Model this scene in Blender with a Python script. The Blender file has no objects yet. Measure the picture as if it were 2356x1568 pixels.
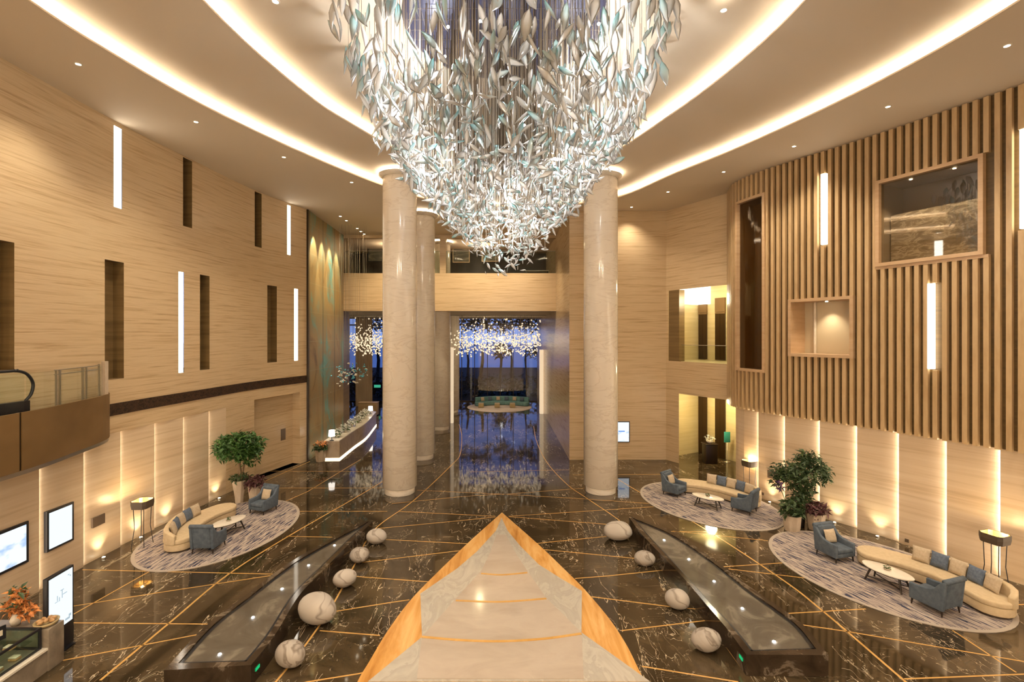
import bpy, math, random
from mathutils import Vector, Matrix, Euler
R = random.Random(7)
PI = math.pi
SC = bpy.context.scene
COL = SC.collection
U = 1.2                       # survey unit in metres
CH, F, CX, CY = 7.8, 1100.0, 1152.0, 771.0   # eye height (m), focal length and vanishing point of the photograph


def fl(px, py, z=0.0):
    y = (CH - z) * F / (py - CY)
    return Vector(((px - CX) / F * y, y, z))


def at(px, py, y):
    return Vector(((px - CX) / F * y, y, CH - (py - CY) / F * y))


# ------------------------------------------------------------------ materials
def N(nt, t, **kw):
    n = nt.nodes.new(t)
    for k, v in kw.items():
        if k in ('operation', 'blend_type', 'data_type', 'feature', 'distance', 'noise_dimensions', 'attribute_name', 'wave_type', 'bands_direction', 'noise_type'):
            setattr(n, k, v)
        else:
            n.inputs[k].default_value = v
    return n


def c4(c):
    return (c[0], c[1], c[2], 1.0)


def mat(name, col, rough=0.5, metal=0.0, emit=None, es=0.0, spec=0.5, coat=0.0, sheen=0.0):
    m = bpy.data.materials.new(name)
    m.use_nodes = True
    b = m.node_tree.nodes['Principled BSDF']
    b.inputs['Base Color'].default_value = c4(col)
    b.inputs['Roughness'].default_value = rough
    b.inputs['Metallic'].default_value = metal
    b.inputs['Specular IOR Level'].default_value = spec
    if coat:
        b.inputs['Coat Weight'].default_value = coat
        b.inputs['Coat Roughness'].default_value = 0.05
    if sheen:
        b.inputs['Sheen Weight'].default_value = sheen
    if emit:
        b.inputs['Emission Color'].default_value = c4(emit)
        b.inputs['Emission Strength'].default_value = es
    return m


def coords(nt, scale, rot=(0, 0, 0)):
    tc = nt.nodes.new('ShaderNodeTexCoord')
    mp = nt.nodes.new('ShaderNodeMapping')
    mp.inputs['Scale'].default_value = scale
    mp.inputs['Rotation'].default_value = rot
    nt.links.new(tc.outputs['Object'], mp.inputs['Vector'])
    return mp.outputs['Vector']


def ramp(nt, fac, stops):
    r = nt.nodes.new('ShaderNodeValToRGB')
    e = r.color_ramp.elements
    e[0].position, e[0].color = stops[0][0], c4(stops[0][1])
    e[1].position, e[1].color = stops[-1][0], c4(stops[-1][1])
    for p, c in stops[1:-1]:
        x = e.new(p)
        x.color = c4(c)
    nt.links.new(fac, r.inputs['Fac'])
    return r.outputs['Color']


def noisy(name, stops, scale, rough=0.4, nscale=1.0, detail=5.0, dist=0.0, rot=(0, 0, 0), metal=0.0, spec=0.5, bump=0.0, coat=0.0):
    m = mat(name, stops[0][1], rough, metal, spec=spec, coat=coat)
    nt = m.node_tree
    b = nt.nodes['Principled BSDF']
    v = coords(nt, scale, rot)
    n = N(nt, 'ShaderNodeTexNoise', Scale=nscale, Detail=detail, Roughness=0.6, Distortion=dist)
    nt.links.new(v, n.inputs['Vector'])
    nt.links.new(ramp(nt, n.outputs['Fac'], stops), b.inputs['Base Color'])
    if bump:
        bp = N(nt, 'ShaderNodeBump', Strength=bump, Distance=0.02)
        nt.links.new(n.outputs['Fac'], bp.inputs['Height'])
        nt.links.new(bp.outputs['Normal'], b.inputs['Normal'])
    return m


def mixc(nt, fac, a, b, blend='MIX'):
    x = nt.nodes.new('ShaderNodeMix')
    x.data_type = 'RGBA'
    x.blend_type = blend
    for s, v in ((0, fac), (6, a), (7, b)):
        if isinstance(v, (int, float)):
            x.inputs[s].default_value = v
        elif isinstance(v, tuple):
            x.inputs[s].default_value = c4(v)
        else:
            nt.links.new(v, x.inputs[s])
    return x.outputs[2]


def marble_floor():
    m = mat('dark_marble', (.04, .025, .015), .05, spec=.65)
    nt = m.node_tree
    b = nt.nodes['Principled BSDF']
    v = coords(nt, (1, 1, 1))
    n1 = N(nt, 'ShaderNodeTexNoise', Scale=.55, Detail=7, Roughness=.65, Distortion=.6)
    nt.links.new(v, n1.inputs['Vector'])
    base = ramp(nt, n1.outputs['Fac'], [(.25, (.016, .0105, .0055)), (.5, (.042, .0285, .0145)), (.62, (.085, .058, .030)), (.8, (.05, .034, .017))])

    def vein(scale, rot, width, nsc, seed):
        vv = coords(nt, scale, (0, 0, rot))
        nn = N(nt, 'ShaderNodeTexNoise', Scale=nsc, Detail=3, Roughness=.55, Distortion=1.1)
        ad = N(nt, 'ShaderNodeVectorMath', operation='ADD')
        ad.inputs[1].default_value = (seed, seed * 2.3, 0)
        nt.links.new(vv, ad.inputs[0])
        nt.links.new(ad.outputs[0], nn.inputs['Vector'])
        s = N(nt, 'ShaderNodeMath', operation='SUBTRACT')
        s.inputs[1].default_value = .5
        nt.links.new(nn.outputs['Fac'], s.inputs[0])
        a = N(nt, 'ShaderNodeMath', operation='ABSOLUTE')
        nt.links.new(s.outputs[0], a.inputs[0])
        lt = N(nt, 'ShaderNodeMath', operation='LESS_THAN')
        lt.inputs[1].default_value = width
        nt.links.new(a.outputs[0], lt.inputs[0])
        g = N(nt, 'ShaderNodeTexNoise', Scale=.8, Detail=3)
        nt.links.new(ad.outputs[0], g.inputs['Vector'])
        gt = N(nt, 'ShaderNodeMath', operation='GREATER_THAN')
        gt.inputs[1].default_value = .55
        nt.links.new(g.outputs['Fac'], gt.inputs[0])
        mu = N(nt, 'ShaderNodeMath', operation='MULTIPLY')
        nt.links.new(lt.outputs[0], mu.inputs[0])
        nt.links.new(gt.outputs[0], mu.inputs[1])
        return mu.outputs[0]
    c = mixc(nt, vein((1.5, .35, 1), .6, .0065, 1.5, 3.0), base, (.42, .34, .23))
    c = mixc(nt, vein((1.2, .5, 1), -.5, .0045, 2.2, 11.0), c, (.42, .35, .24))
    c = mixc(nt, vein((.35, 1.4, 1), .2, .0035, 2.4, 23.0), c, (.34, .27, .18))
    nt.links.new(c, b.inputs['Base Color'])
    return m


def rug_mat():
    m = mat('rug_weave', (.5, .45, .4), .95, spec=.1)
    nt = m.node_tree
    b = nt.nodes['Principled BSDF']
    v = coords(nt, (1.6, 26, 1))
    n = N(nt, 'ShaderNodeTexNoise', Scale=1.0, Detail=2, Roughness=.5)
    nt.links.new(v, n.inputs['Vector'])
    v2 = coords(nt, (.9, 1.3, 1))
    n2 = N(nt, 'ShaderNodeTexNoise', Scale=1.0, Detail=3)
    nt.links.new(v2, n2.inputs['Vector'])
    base = ramp(nt, n2.outputs['Fac'], [(.3, (.48, .395, .325)), (.7, (.40, .335, .295))])
    th = N(nt, 'ShaderNodeMath', operation='MULTIPLY_ADD')
    th.inputs[1].default_value = .22
    th.inputs[2].default_value = .42
    nt.links.new(n2.outputs['Fac'], th.inputs[0])
    gt = N(nt, 'ShaderNodeMath', operation='GREATER_THAN')
    nt.links.new(n.outputs['Fac'], gt.inputs[0])
    nt.links.new(th.outputs[0], gt.inputs[1])
    nt.links.new(mixc(nt, gt.outputs[0], base, (.045, .05, .085)), b.inputs['Base Color'])
    return m


def leaf_mat():
    m = bpy.data.materials.new('leaf_glass')
    m.use_nodes = True
    nt = m.node_tree
    nt.nodes.clear()
    out = nt.nodes.new('ShaderNodeOutputMaterial')
    at_ = nt.nodes.new('ShaderNodeAttribute')
    at_.attribute_name = 'tint'
    col = mixc(nt, at_.outputs['Fac'], (.98, .97, .95), (.34, .76, .84))
    tr = nt.nodes.new('ShaderNodeBsdfTranslucent')
    df = nt.nodes.new('ShaderNodeBsdfDiffuse')
    gl = N(nt, 'ShaderNodeBsdfGlossy', Roughness=.12)
    tp = nt.nodes.new('ShaderNodeBsdfTransparent')
    nt.links.new(col, tr.inputs['Color'])
    nt.links.new(col, df.inputs['Color'])
    nt.links.new(mixc(nt, .6, col, (1., 1., 1.)), tp.inputs['Color'])

    def mx(f, a, b):
        x = nt.nodes.new('ShaderNodeMixShader')
        if isinstance(f, float):
            x.inputs[0].default_value = f
        else:
            nt.links.new(f, x.inputs[0])
        nt.links.new(a, x.inputs[1])
        nt.links.new(b, x.inputs[2])
        return x.outputs[0]
    fr = N(nt, 'ShaderNodeFresnel', IOR=1.7)
    s = mx(.5, tr.outputs[0], df.outputs[0])
    s = mx(.40, s, tp.outputs[0])
    s = mx(fr.outputs[0], s, gl.outputs[0])
    nt.links.new(s, out.inputs['Surface'])
    return m


def glass_mat(name, tint=(.85, .92, .9), refl=.10, rough=.02, ior=1.45):
    m = bpy.data.materials.new(name)
    m.use_nodes = True
    nt = m.node_tree
    nt.nodes.clear()
    out = nt.nodes.new('ShaderNodeOutputMaterial')
    tp = N(nt, 'ShaderNodeBsdfTransparent', Color=c4(tint))
    gl = N(nt, 'ShaderNodeBsdfGlossy', Roughness=rough)
    fr = nt.nodes.new('ShaderNodeFresnel')
    ge = nt.nodes.new('ShaderNodeNewGeometry')
    io = N(nt, 'ShaderNodeMath', operation='MULTIPLY_ADD')
    io.inputs[1].default_value = 1 / ior - ior
    io.inputs[2].default_value = ior
    nt.links.new(ge.outputs['Backfacing'], io.inputs[0])
    nt.links.new(io.outputs[0], fr.inputs['IOR'])
    ad = N(nt, 'ShaderNodeMath', operation='ADD')
    ad.inputs[1].default_value = refl
    ad.use_clamp = True
    nt.links.new(fr.outputs[0], ad.inputs[0])
    x = nt.nodes.new('ShaderNodeMixShader')
    nt.links.new(ad.outputs[0], x.inputs[0])
    nt.links.new(tp.outputs[0], x.inputs[1])
    nt.links.new(gl.outputs[0], x.inputs[2])
    nt.links.new(x.outputs[0], out.inputs['Surface'])
    return m


def emit(name, col, s):
    m = bpy.data.materials.new(name)
    m.use_nodes = True
    nt = m.node_tree
    nt.nodes.clear()
    out = nt.nodes.new('ShaderNodeOutputMaterial')
    e = N(nt, 'ShaderNodeEmission', Color=c4(col), Strength=s)
    nt.links.new(e.outputs[0], out.inputs['Surface'])
    return m


TRAV = [(.28, (.38, .255, .135)), (.42, (.54, .388, .225)), (.55, (.63, .475, .295)), (.72, (.55, .395, .23))]
M = {}
M['travertine'] = noisy('travertine', TRAV, (.45, .45, 13.0), .28, 1.0, 9, .3)
M['travertine_polished'] = noisy('travertine_polished', TRAV, (.45, .45, 10.0), .22, 1.0, 6, .3, spec=.4)
M['panel_stone'] = noisy('panel_stone', [(.28, (.50, .36, .22)), (.45, (.63, .48, .32)), (.7, (.70, .56, .40))], (.16, .16, 5.5), .35, 1.0, 6, .5)
M['recess_stone'] = noisy('recess_stone', [(.3, (.13, .08, .03)), (.6, (.21, .135, .055)), (.8, (.17, .10, .04))], (.3, .3, 7.0), .4)  # dark brown; in the left wall recesses it also paints their shade
M['column_marble'] = noisy('column_marble', [(.2, (.82, .73, .62)), (.47, (.87, .79, .68)), (.5, (.77, .68, .57)), (.53, (.88, .80, .69)), (.8, (.85, .77, .66))], (.35, .35, 1.3), .13, 1.0, 4, 1.2)
M['ceiling_paint'] = mat('ceiling_paint', (.66, .56, .44), .75, spec=.2)
M['floor'] = marble_floor()
M['basin_stone'] = noisy('basin_stone', [(.3, (.02, .013, .008)), (.55, (.05, .034, .022)), (.60, (.16, .125, .09)), (.64, (.045, .03, .018)), (.8, (.06, .042, .026))], (1, 1, 1), .1, .9, 8, 1.4)
M['gold'] = noisy('gold_stone', [(.3, (.50, .27, .07)), (.7, (.66, .39, .13))], (2, 2, 2), .22, 1.0, 3)
M['brass'] = mat('brass', (.62, .42, .2), .3, .9)
M['onyx'] = noisy('honey_onyx', [(.3, (.40, .17, .035)), (.5, (.62, .32, .09)), (.65, (.72, .44, .17)), (.8, (.5, .23, .05))], (2.6, .35, 1), .14, 1.0, 5, .5)
M['flank_marble'] = noisy('grey_veined_marble', [(.3, (.37, .335, .28)), (.48, (.48, .44, .375)), (.51, (.40, .365, .31)), (.7, (.50, .46, .395))], (1.2, .6, 1), .12, 1.0, 7, 1.3)
M['plank_marble'] = noisy('pale_marble', [(.3, (.40, .33, .265)), (.6, (.48, .405, .33)), (.8, (.44, .37, .305))], (.5, 1.2, 1), .10, 1.0, 6, .7)
M['slat_wood'] = noisy('slat_wood', [(.25, (.42, .275, .13)), (.55, (.54, .375, .20)), (.8, (.48, .325, .165))], (3, 3, .6), .38, 1.6, 5)
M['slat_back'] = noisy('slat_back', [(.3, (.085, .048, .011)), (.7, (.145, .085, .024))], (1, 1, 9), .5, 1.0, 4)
M['frame_wood'] = noisy('frame_wood', [(.3, (.48, .31, .17)), (.7, (.58, .40, .24))], (.8, .8, 6), .35, 1.0, 4)
M['bronze'] = noisy('bronze_cladding', [(.3, (.15, .085, .03)), (.7, (.21, .125, .05))], (.4, .4, .6), .55, 1.0, 3, metal=.05, spec=.3)
M['dark_bronze'] = mat('dark_bronze', (.03, .018, .008), .35, .3)
M['steel'] = mat('brushed_steel', (.45, .40, .33), .35, .85)
M['black'] = mat('black_trim', (.012, .012, .016), .35)
M['band'] = noisy('carved_band', [(.42, (.012, .006, .004)), (.55, (.07, .035, .018)), (.62, (.02, .01, .006))], (6, 6, 9), .35, 1.2, 3, 1.0, bump=.6)
M['rug'] = rug_mat()
M['rug_edge'] = mat('rug_edge', (.42, .36, .30), .95, spec=.1)
M['sofa'] = noisy('cream_upholstery', [(.3, (.56, .43, .265)), (.7, (.64, .505, .33))], (9, 9, 9), .85, 1, 3, spec=.2)
M['sofa_plinth'] = mat('sofa_plinth', (.05, .03, .018), .5)
M['cream_cushion'] = noisy('cream_cushion', [(.3, (.44, .35, .24)), (.7, (.55, .45, .33))], (14, 14, 14), .9, 1, 3, spec=.15)
M['blue_cushion'] = noisy('blue_cushion', [(.3, (.085, .11, .155)), (.7, (.15, .18, .235))], (14, 14, 14), .9, 1, 3, spec=.15)
M['chair'] = noisy('teal_velvet', [(.3, (.068, .088, .115)), (.7, (.118, .145, .178))], (7, 7, 7), .7, 1, 4, spec=.3)
M['dark_wood'] = mat('dark_wood', (.022, .011, .006), .35)
M['white_marble'] = noisy('white_marble', [(.3, (.72, .64, .53)), (.55, (.80, .73, .62)), (.7, (.66, .57, .46))], (3, 3, 3), .15, 1, 5, 1.)
M['pebble_a'] = noisy('pebble_print', [(.25, (.36, .315, .265)), (.485, (.44, .39, .335)), (.50, (.24, .205, .17)), (.515, (.44, .39, .335)), (.8, (.39, .345, .295))], (.8, .8, 2.6), .75, .7, 2, .8, spec=.25)
M['pebble_b'] = noisy('pebble_grey_print', [(.25, (.26, .22, .18)), (.47, (.36, .315, .27)), (.50, (.19, .155, .125)), (.53, (.40, .355, .305)), (.8, (.30, .26, .22))], (1.1, 1.1, 1.5), .75, .8, 3, 1.0, spec=.25)
M['pot'] = noisy('stone_pot', [(.3, (.42, .33, .24)), (.7, (.60, .49, .37))], (4, 4, 2), .5, 1, 4)
M['dark_pot'] = mat('dark_pot', (.02, .013, .008), .4)
M['bark'] = noisy('bark', [(.3, (.12, .07, .035)), (.7, (.26, .17, .09))], (8, 8, 2), .8)
M['leaf_green'] = noisy('leaf_green', [(.3, (.018, .055, .012)), (.55, (.045, .12, .02)), (.8, (.11, .20, .03))], (2.5, 2.5, 2.5), .45, 1, 3)
M['leaf_dark'] = noisy('leaf_dark', [(.3, (.02, .045, .016)), (.6, (.05, .085, .025)), (.8, (.14, .17, .05))], (3, 3, 3), .5, 1, 3)
M['leaf_red'] = noisy('leaf_red', [(.3, (.05, .02, .02)), (.55, (.12, .035, .04)), (.75, (.06, .09, .03))], (9, 9, 9), .55, 1, 3)
M['flower_orange'] = noisy('flower_orange', [(.3, (.35, .10, .02)), (.6, (.65, .25, .06)), (.8, (.72, .42, .15))], (9, 9, 9), .6, 1, 3)
M['flower_white'] = noisy('flower_white', [(.3, (.5, .5, .4)), (.6, (.8, .8, .76))], (9, 9, 9), .6, 1, 3)
M['purple'] = mat('purple_petal', (.08, .025, .10), .6)
M['shade_black'] = mat('shade_black', (.075, .052, .034), .55)
M['shade_gold'] = mat('shade_gold', (.75, .45, .12), .35, .5)
M['painted_reflection'] = noisy('painted_reflection', [(.35, (.30, .26, .205)), (.5, (.48, .43, .36)), (.55, (.92, .86, .76)), (.60, (.50, .45, .38)), (.8, (.42, .37, .31))], (.7, .7, 2.2), .3, 1.6, 8, 1.6)  # pale marbling imitates the chandelier mirrored in the display glass
M['patina'] = None
M['glass'] = glass_mat('clear_glass', (.9, .95, .92), .015, .02, 1.16)
M['glass_smoke'] = glass_mat('smoked_glass', (.5, .42, .3), .13)
M['glass_window'] = glass_mat('window_glass', (.9, .93, .96), .03)
M['water'] = glass_mat('shallow_water', (.95, .95, .93), .0, .06, 1.18)
M['basin_bed'] = noisy('basin_bed', [(.3, (.085, .07, .052)), (.55, (.13, .108, .084)), (.64, (.22, .19, .15)), (.8, (.10, .083, .062))], (1, 1, 1), .6, .9, 7, 1.2, spec=.15)
M['leafglass'] = leaf_mat()
M['wire'] = mat('steel_wire', (.26, .22, .17), .5, .2)
M['rod'] = mat('brown_rod', (.055, .038, .022), .6, .0, spec=.2)
M['canopy'] = mat('canopy_mirror', (.05, .052, .10), .35, .2)
M['mesh_rod'] = mat('mesh_rod', (.16, .14, .15), .5, .2)
M['curtain'] = noisy('curtain_cloth', [(.3, (.50, .37, .25)), (.7, (.66, .52, .37))], (9, 9, .2), .9)
M['lounge_dark'] = noisy('lounge_wall', [(.3, (.05, .032, .02)), (.7, (.09, .06, .04))], (1, 1, 1), .5)
M['picture'] = noisy('ink_landscape', [(.3, (.03, .025, .02)), (.5, (.10, .085, .06)), (.65, (.26, .22, .15))], (.7, .7, 2.2), .6, 1, 4, 1)
M['yellow_wall'] = noisy('lobby_wall', [(.3, (.55, .44, .22)), (.7, (.66, .55, .32))], (.3, .3, 6), .3)
M['lift_door'] = mat('lift_door', (.05, .026, .008), .25, .4)
M['teal_sign'] = mat('teal_sign', (.05, .38, .31), .5)
M['teal_sofa'] = noisy('teal_upholstery', [(.3, (.10, .22, .22)), (.7, (.18, .33, .32))], (5, 5, 5), .8)
M['rattan'] = mat('gold_rattan', (.42, .31, .15), .6)
M['pale_rug'] = mat('pale_rug', (.66, .55, .47), .95, spec=.1)
M['counter_stone'] = noisy('grey_counter_stone', [(.3, (.16, .125, .09)), (.6, (.26, .21, .155)), (.75, (.34, .28, .21))], (2, 2, 2), .35, 1, 6, 1)
M['reception_stone'] = noisy('reception_stone', [(.3, (.33, .25, .17)), (.55, (.44, .34, .24)), (.7, (.30, .22, .15))], (1, 1, 1), .18, 1, 6, 1.)
M['pastry'] = noisy('pastry', [(.3, (.30, .13, .04)), (.7, (.62, .40, .18))], (12, 12, 12), .6)
M['pastry_pale'] = mat('pastry_pale', (.66, .58, .45), .6)
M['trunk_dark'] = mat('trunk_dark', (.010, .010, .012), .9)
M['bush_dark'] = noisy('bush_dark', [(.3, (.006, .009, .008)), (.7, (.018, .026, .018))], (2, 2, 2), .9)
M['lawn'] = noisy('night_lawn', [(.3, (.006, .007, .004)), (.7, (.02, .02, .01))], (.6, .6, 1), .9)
M['sea'] = mat('evening_sea', (.75, .82, .9), .35, .9)
WARM = (1.0, .74, .46)
M['e_cove'] = emit('cove_glow', (1.0, .83, .61), 40)
M['e_ring'] = emit('capital_glow', (1.0, .84, .62), 16)
M['e_slot'] = emit('slot_glow', (1.0, .90, .74), 5.0)
M['e_led'] = emit('led_glow', (1.0, .84, .64), 9)
M['e_down'] = emit('downlight_glow', (1.0, .88, .68), 14)
M['e_up'] = emit('uplight_glow', (1.0, .88, .62), 18)
M['e_spark'] = emit('lamp_spark', (1.0, .9, .76), 16)
M['e_bulb'] = emit('warm_bulb', (1.0, .72, .36), 30)
M['e_shade'] = emit('white_shade_glow', (1.0, .9, .78), 2.2)
M['e_counter'] = emit('counter_glow', (1.0, .82, .58), 3)
M['e_exit'] = emit('exit_glow', (.1, .75, .45), .3)
M['e_green'] = emit('green_glow', (.02, .6, .2), .5)
M['e_pool'] = emit('pool_glow', (.86, .93, 1.0), 22)
M['e_reflection'] = emit('reflection_glow', (1.0, .9, .72), 1.8)
M['pend_ball'] = mat('pendant_bead', (.85, .75, .6), .2, 0, (1.0, .82, .56), .5)


def patina_mat():
    m = noisy('patina_panels', [(.25, (.15, .09, .03)), (.42, (.36, .235, .085)), (.54, (.30, .24, .11)), (.62, (.15, .33, .26)), (.7, (.30, .42, .33)), (.85, (.36, .23, .09))], (.7, .55, .3), .4, 1.0, 6, .8, metal=.25)
    nt = m.node_tree
    b = nt.nodes['Principled BSDF']
    old = b.inputs['Base Color'].links[0].from_socket
    v = coords(nt, (1, 1, 1))
    sp = nt.nodes.new('ShaderNodeSeparateXYZ')
    nt.links.new(v, sp.inputs[0])

    def grid(sock, per, w):
        a = N(nt, 'ShaderNodeMath', operation='DIVIDE')
        a.inputs[1].default_value = per
        nt.links.new(sock, a.inputs[0])
        f = N(nt, 'ShaderNodeMath', operation='FRACT')
        nt.links.new(a.outputs[0], f.inputs[0])
        l = N(nt, 'ShaderNodeMath', operation='LESS_THAN')
        l.inputs[1].default_value = w
        nt.links.new(f.outputs[0], l.inputs[0])
        return l.outputs[0]
    c = mixc(nt, grid(sp.outputs[2], 1.85, .02), old, (.36, .28, .13))
    c = mixc(nt, grid(sp.outputs[1], 2.5, .03), c, (.03, .03, .015))
    nt.links.new(c, b.inputs['Base Color'])
    return m


M['patina'] = patina_mat()


def screen_mat(name, lo, hi, s, sc):
    m = emit(name, hi, s)
    nt = m.node_tree
    e = [n for n in nt.nodes if n.type == 'EMISSION'][0]
    v = coords(nt, sc)
    n = N(nt, 'ShaderNodeTexNoise', Scale=1.0, Detail=3)
    nt.links.new(v, n.inputs['Vector'])
    nt.links.new(ramp(nt, n.outputs['Fac'], [(.34, lo), (.46, hi), (.9, hi)]), e.inputs['Color'])
    return m


M['screen'] = screen_mat('screen_picture', (.45, .62, .9), (.88, .95, 1.0), .62, (1.5, 1.5, 2.6))
M['screen_plain'] = emit('screen_white', (.86, .95, 1.0), .62)
M['screen_ink'] = emit('screen_grey_mark', (.42, .52, .58), .6)
M['screen_blue'] = emit('screen_blue_mark', (.18, .36, .8), .6)


# ------------------------------------------------------------------ mesh building
class MB:
    def __init__(s):
        s.v, s.f, s.t = [], [], []

    def add(s, vs, fs, tint=None):
        o = len(s.v)
        s.v += [tuple(v) for v in vs]
        s.f += [tuple(i + o for i in f) for f in fs]
        if tint is not None:
            s.t += tint
        return s

    def hexa(s, p):      # 8 points: bottom ring 0-3, top ring 4-7
        return s.add(p, [(3, 2, 1, 0), (4, 5, 6, 7), (0, 1, 5, 4), (1, 2, 6, 5), (2, 3, 7, 6), (3, 0, 4, 7)])

    def box(s, x0, x1, y0, y1, z0, z1):
        return s.hexa([(x0, y0, z0), (x1, y0, z0), (x1, y1, z0), (x0, y1, z0), (x0, y0, z1), (x1, y0, z1), (x1, y1, z1), (x0, y1, z1)])

    def obox(s, c, size, rot=None):
        hx, hy, hz = [q / 2 for q in size]
        mt = rot if rot is not None else Matrix.Identity(3)
        c = Vector(c)
        return s.hexa([c + mt @ Vector(p) for p in ((-hx, -hy, -hz), (hx, -hy, -hz), (hx, hy, -hz), (-hx, hy, -hz), (-hx, -hy, hz), (hx, -hy, hz), (hx, hy, hz), (-hx, hy, hz))])

    def quad(s, a, b, c, d):
        return s.add([a, b, c, d], [(0, 1, 2, 3)])

    def prism(s, poly, z0, z1):
        n = len(poly)
        vs = [(p[0], p[1], z0) for p in poly] + [(p[0], p[1], z1) for p in poly]
        fs = [tuple(range(n - 1, -1, -1)), tuple(range(n, 2 * n))]
        fs += [(i, (i + 1) % n, n + (i + 1) % n, n + i) for i in range(n)]
        return s.add(vs, fs)

    def loft(s, rings, close=True, cap=True):
        n = len(rings[0])
        vs = [p for r in rings for p in r]
        fs = []
        for k in range(len(rings) - 1):
            for i in range(n if close else n - 1):
                j = (i + 1) % n
                fs.append((k * n + i, k * n + j, (k + 1) * n + j, (k + 1) * n + i))
        if cap:
            fs.append(tuple(range(n - 1, -1, -1)))
            fs.append(tuple((len(rings) - 1) * n + i for i in range(n)))
        return s.add(vs, fs)

    def cyl(s, p0, p1, r0, r1=None, n=10, cap=True):
        r1 = r0 if r1 is None else r1
        p0, p1 = Vector(p0), Vector(p1)
        d = (p1 - p0).normalized()
        a = d.orthogonal().normalized()
        b = d.cross(a)
        rg = [[p + (a * math.cos(2 * PI * i / n) + b * math.sin(2 * PI * i / n)) * r for i in range(n)] for p, r in ((p0, r0), (p1, r1))]
        return s.loft(rg, True, cap)

    def lathe(s, prof, n=24, c=(0, 0, 0)):
        rg = [[(c[0] + r * math.cos(2 * PI * i / n), c[1] + r * math.sin(2 * PI * i / n), c[2] + z) for i in range(n)] for r, z in prof]
        return s.loft(rg)

    def tube(s, path, r, n=8):
        path = [Vector(p) for p in path]
        rg = []
        a = None
        for k, p in enumerate(path):
            d = (path[min(k + 1, len(path) - 1)] - path[max(k - 1, 0)]).normalized()
            if a is None:
                a = d.orthogonal().normalized()
            else:
                a = (a - d * a.dot(d)).normalized()
            b = d.cross(a)
            rr = r[k] if isinstance(r, (list, tuple)) else r
            rg.append([p + (a * math.cos(2 * PI * i / n) + b * math.sin(2 * PI * i / n)) * rr for i in range(n)])
        return s.loft(rg)

    def ball(s, c, rx, ry=None, rz=None, n=10, m=6, rot=None):
        ry = rx if ry is None else ry
        rz = rx if rz is None else rz
        c = Vector(c)
        mt = rot if rot is not None else Matrix.Identity(3)
        rg = []
        for k in range(m + 1):
            th = PI * (k / m)
            sn, cs = max(math.sin(th), 1e-3), -math.cos(th)
            rg.append([c + mt @ Vector((rx * sn * math.cos(2 * PI * i / n), ry * sn * math.sin(2 * PI * i / n), rz * cs)) for i in range(n)])
        return s.loft(rg)

    def build(s, name, material, parent=None, smooth=False, bevel=0, seg=2, subsurf=0):
        me = bpy.data.meshes.new(name)
        me.from_pydata(s.v, [], s.f)
        if s.t:
            a = me.attributes.new('tint', 'FLOAT', 'POINT')
            a.data.foreach_set('value', s.t)
        me.materials.append(material)
        if smooth:
            me.polygons.foreach_set('use_smooth', [True] * len(me.polygons))
        me.update()
        o = bpy.data.objects.new(name, me)
        COL.objects.link(o)
        if parent:
            o.parent = parent
        if bevel:
            b = o.modifiers.new('bevel', 'BEVEL')
            b.width, b.segments, b.limit_method = bevel, seg, 'ANGLE'
            me.polygons.foreach_set('use_smooth', [True] * len(me.polygons))
        if subsurf:
            b = o.modifiers.new('sub', 'SUBSURF')
            b.levels = b.render_levels = subsurf
            me.polygons.foreach_set('use_smooth', [True] * len(me.polygons))
        return o


def tag(o, label, cat, group=None, kind=None):
    o['label'], o['category'] = label, cat
    if group:
        o['group'] = group
    if kind:
        o['kind'] = kind
    return o


def thing(name, label, cat, loc=(0, 0, 0), rz=0.0, group=None):
    o = bpy.data.objects.new(name, None)
    o.empty_display_size = .2
    COL.objects.link(o)
    o.location = loc
    o.rotation_euler = (0, 0, rz)
    return tag(o, label, cat, group)


def struct(o):
    o['kind'] = 'structure'
    return o


def dup(root, loc, rz, label, group=None):
    r = root.copy()
    COL.objects.link(r)
    r.location, r.rotation_euler = loc, (0, 0, rz)
    r['label'] = label
    if group:
        r['group'] = group
    for ch in list(root.children):
        c = ch.copy()
        COL.objects.link(c)
        c.parent = r
        for g in list(ch.children):
            d = g.copy()
            COL.objects.link(d)
            d.parent = c
    return r


def lamp(kind, name, loc, energy, col=WARM, size=.1, parent=None, rot=None, spot=None, blend=.5):
    l = bpy.data.lights.new(name, kind)
    l.energy, l.color = energy, col
    if kind in ('POINT', 'SPOT'):
        l.shadow_soft_size = size
    if kind == 'SPOT':
        l.spot_size, l.spot_blend = spot, blend
    o = bpy.data.objects.new(name, l)
    COL.objects.link(o)
    o.location = loc
    if rot:
        o.rotation_euler = rot
    if parent:
        o.parent = parent
    return o


ORD = ['first', 'second', 'third', 'fourth', 'fifth', 'sixth', 'seventh', 'eighth', 'ninth', 'tenth']


# ------------------------------------------------------------------ curves in plan
def catmull(pts, n=10, closed=False):
    P = [Vector((p[0], p[1])) for p in pts]
    out = []
    m = len(P)
    rng = m if closed else m - 1
    for i in range(rng):
        p0 = P[(i - 1) % m] if closed or i > 0 else P[0] * 2 - P[1]
        p1, p2 = P[i], P[(i + 1) % m]
        p3 = P[(i + 2) % m] if closed or i + 2 < m else P[-1] * 2 - P[-2]
        for k in range(n):
            t = k / n
            out.append(.5 * ((2 * p1) + (p2 - p0) * t + (2 * p0 - 5 * p1 + 4 * p2 - p3) * t * t + (3 * p1 - p0 - 3 * p2 + p3) * t ** 3))
    if not closed:
        out.append(P[-1])
    return out


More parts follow.
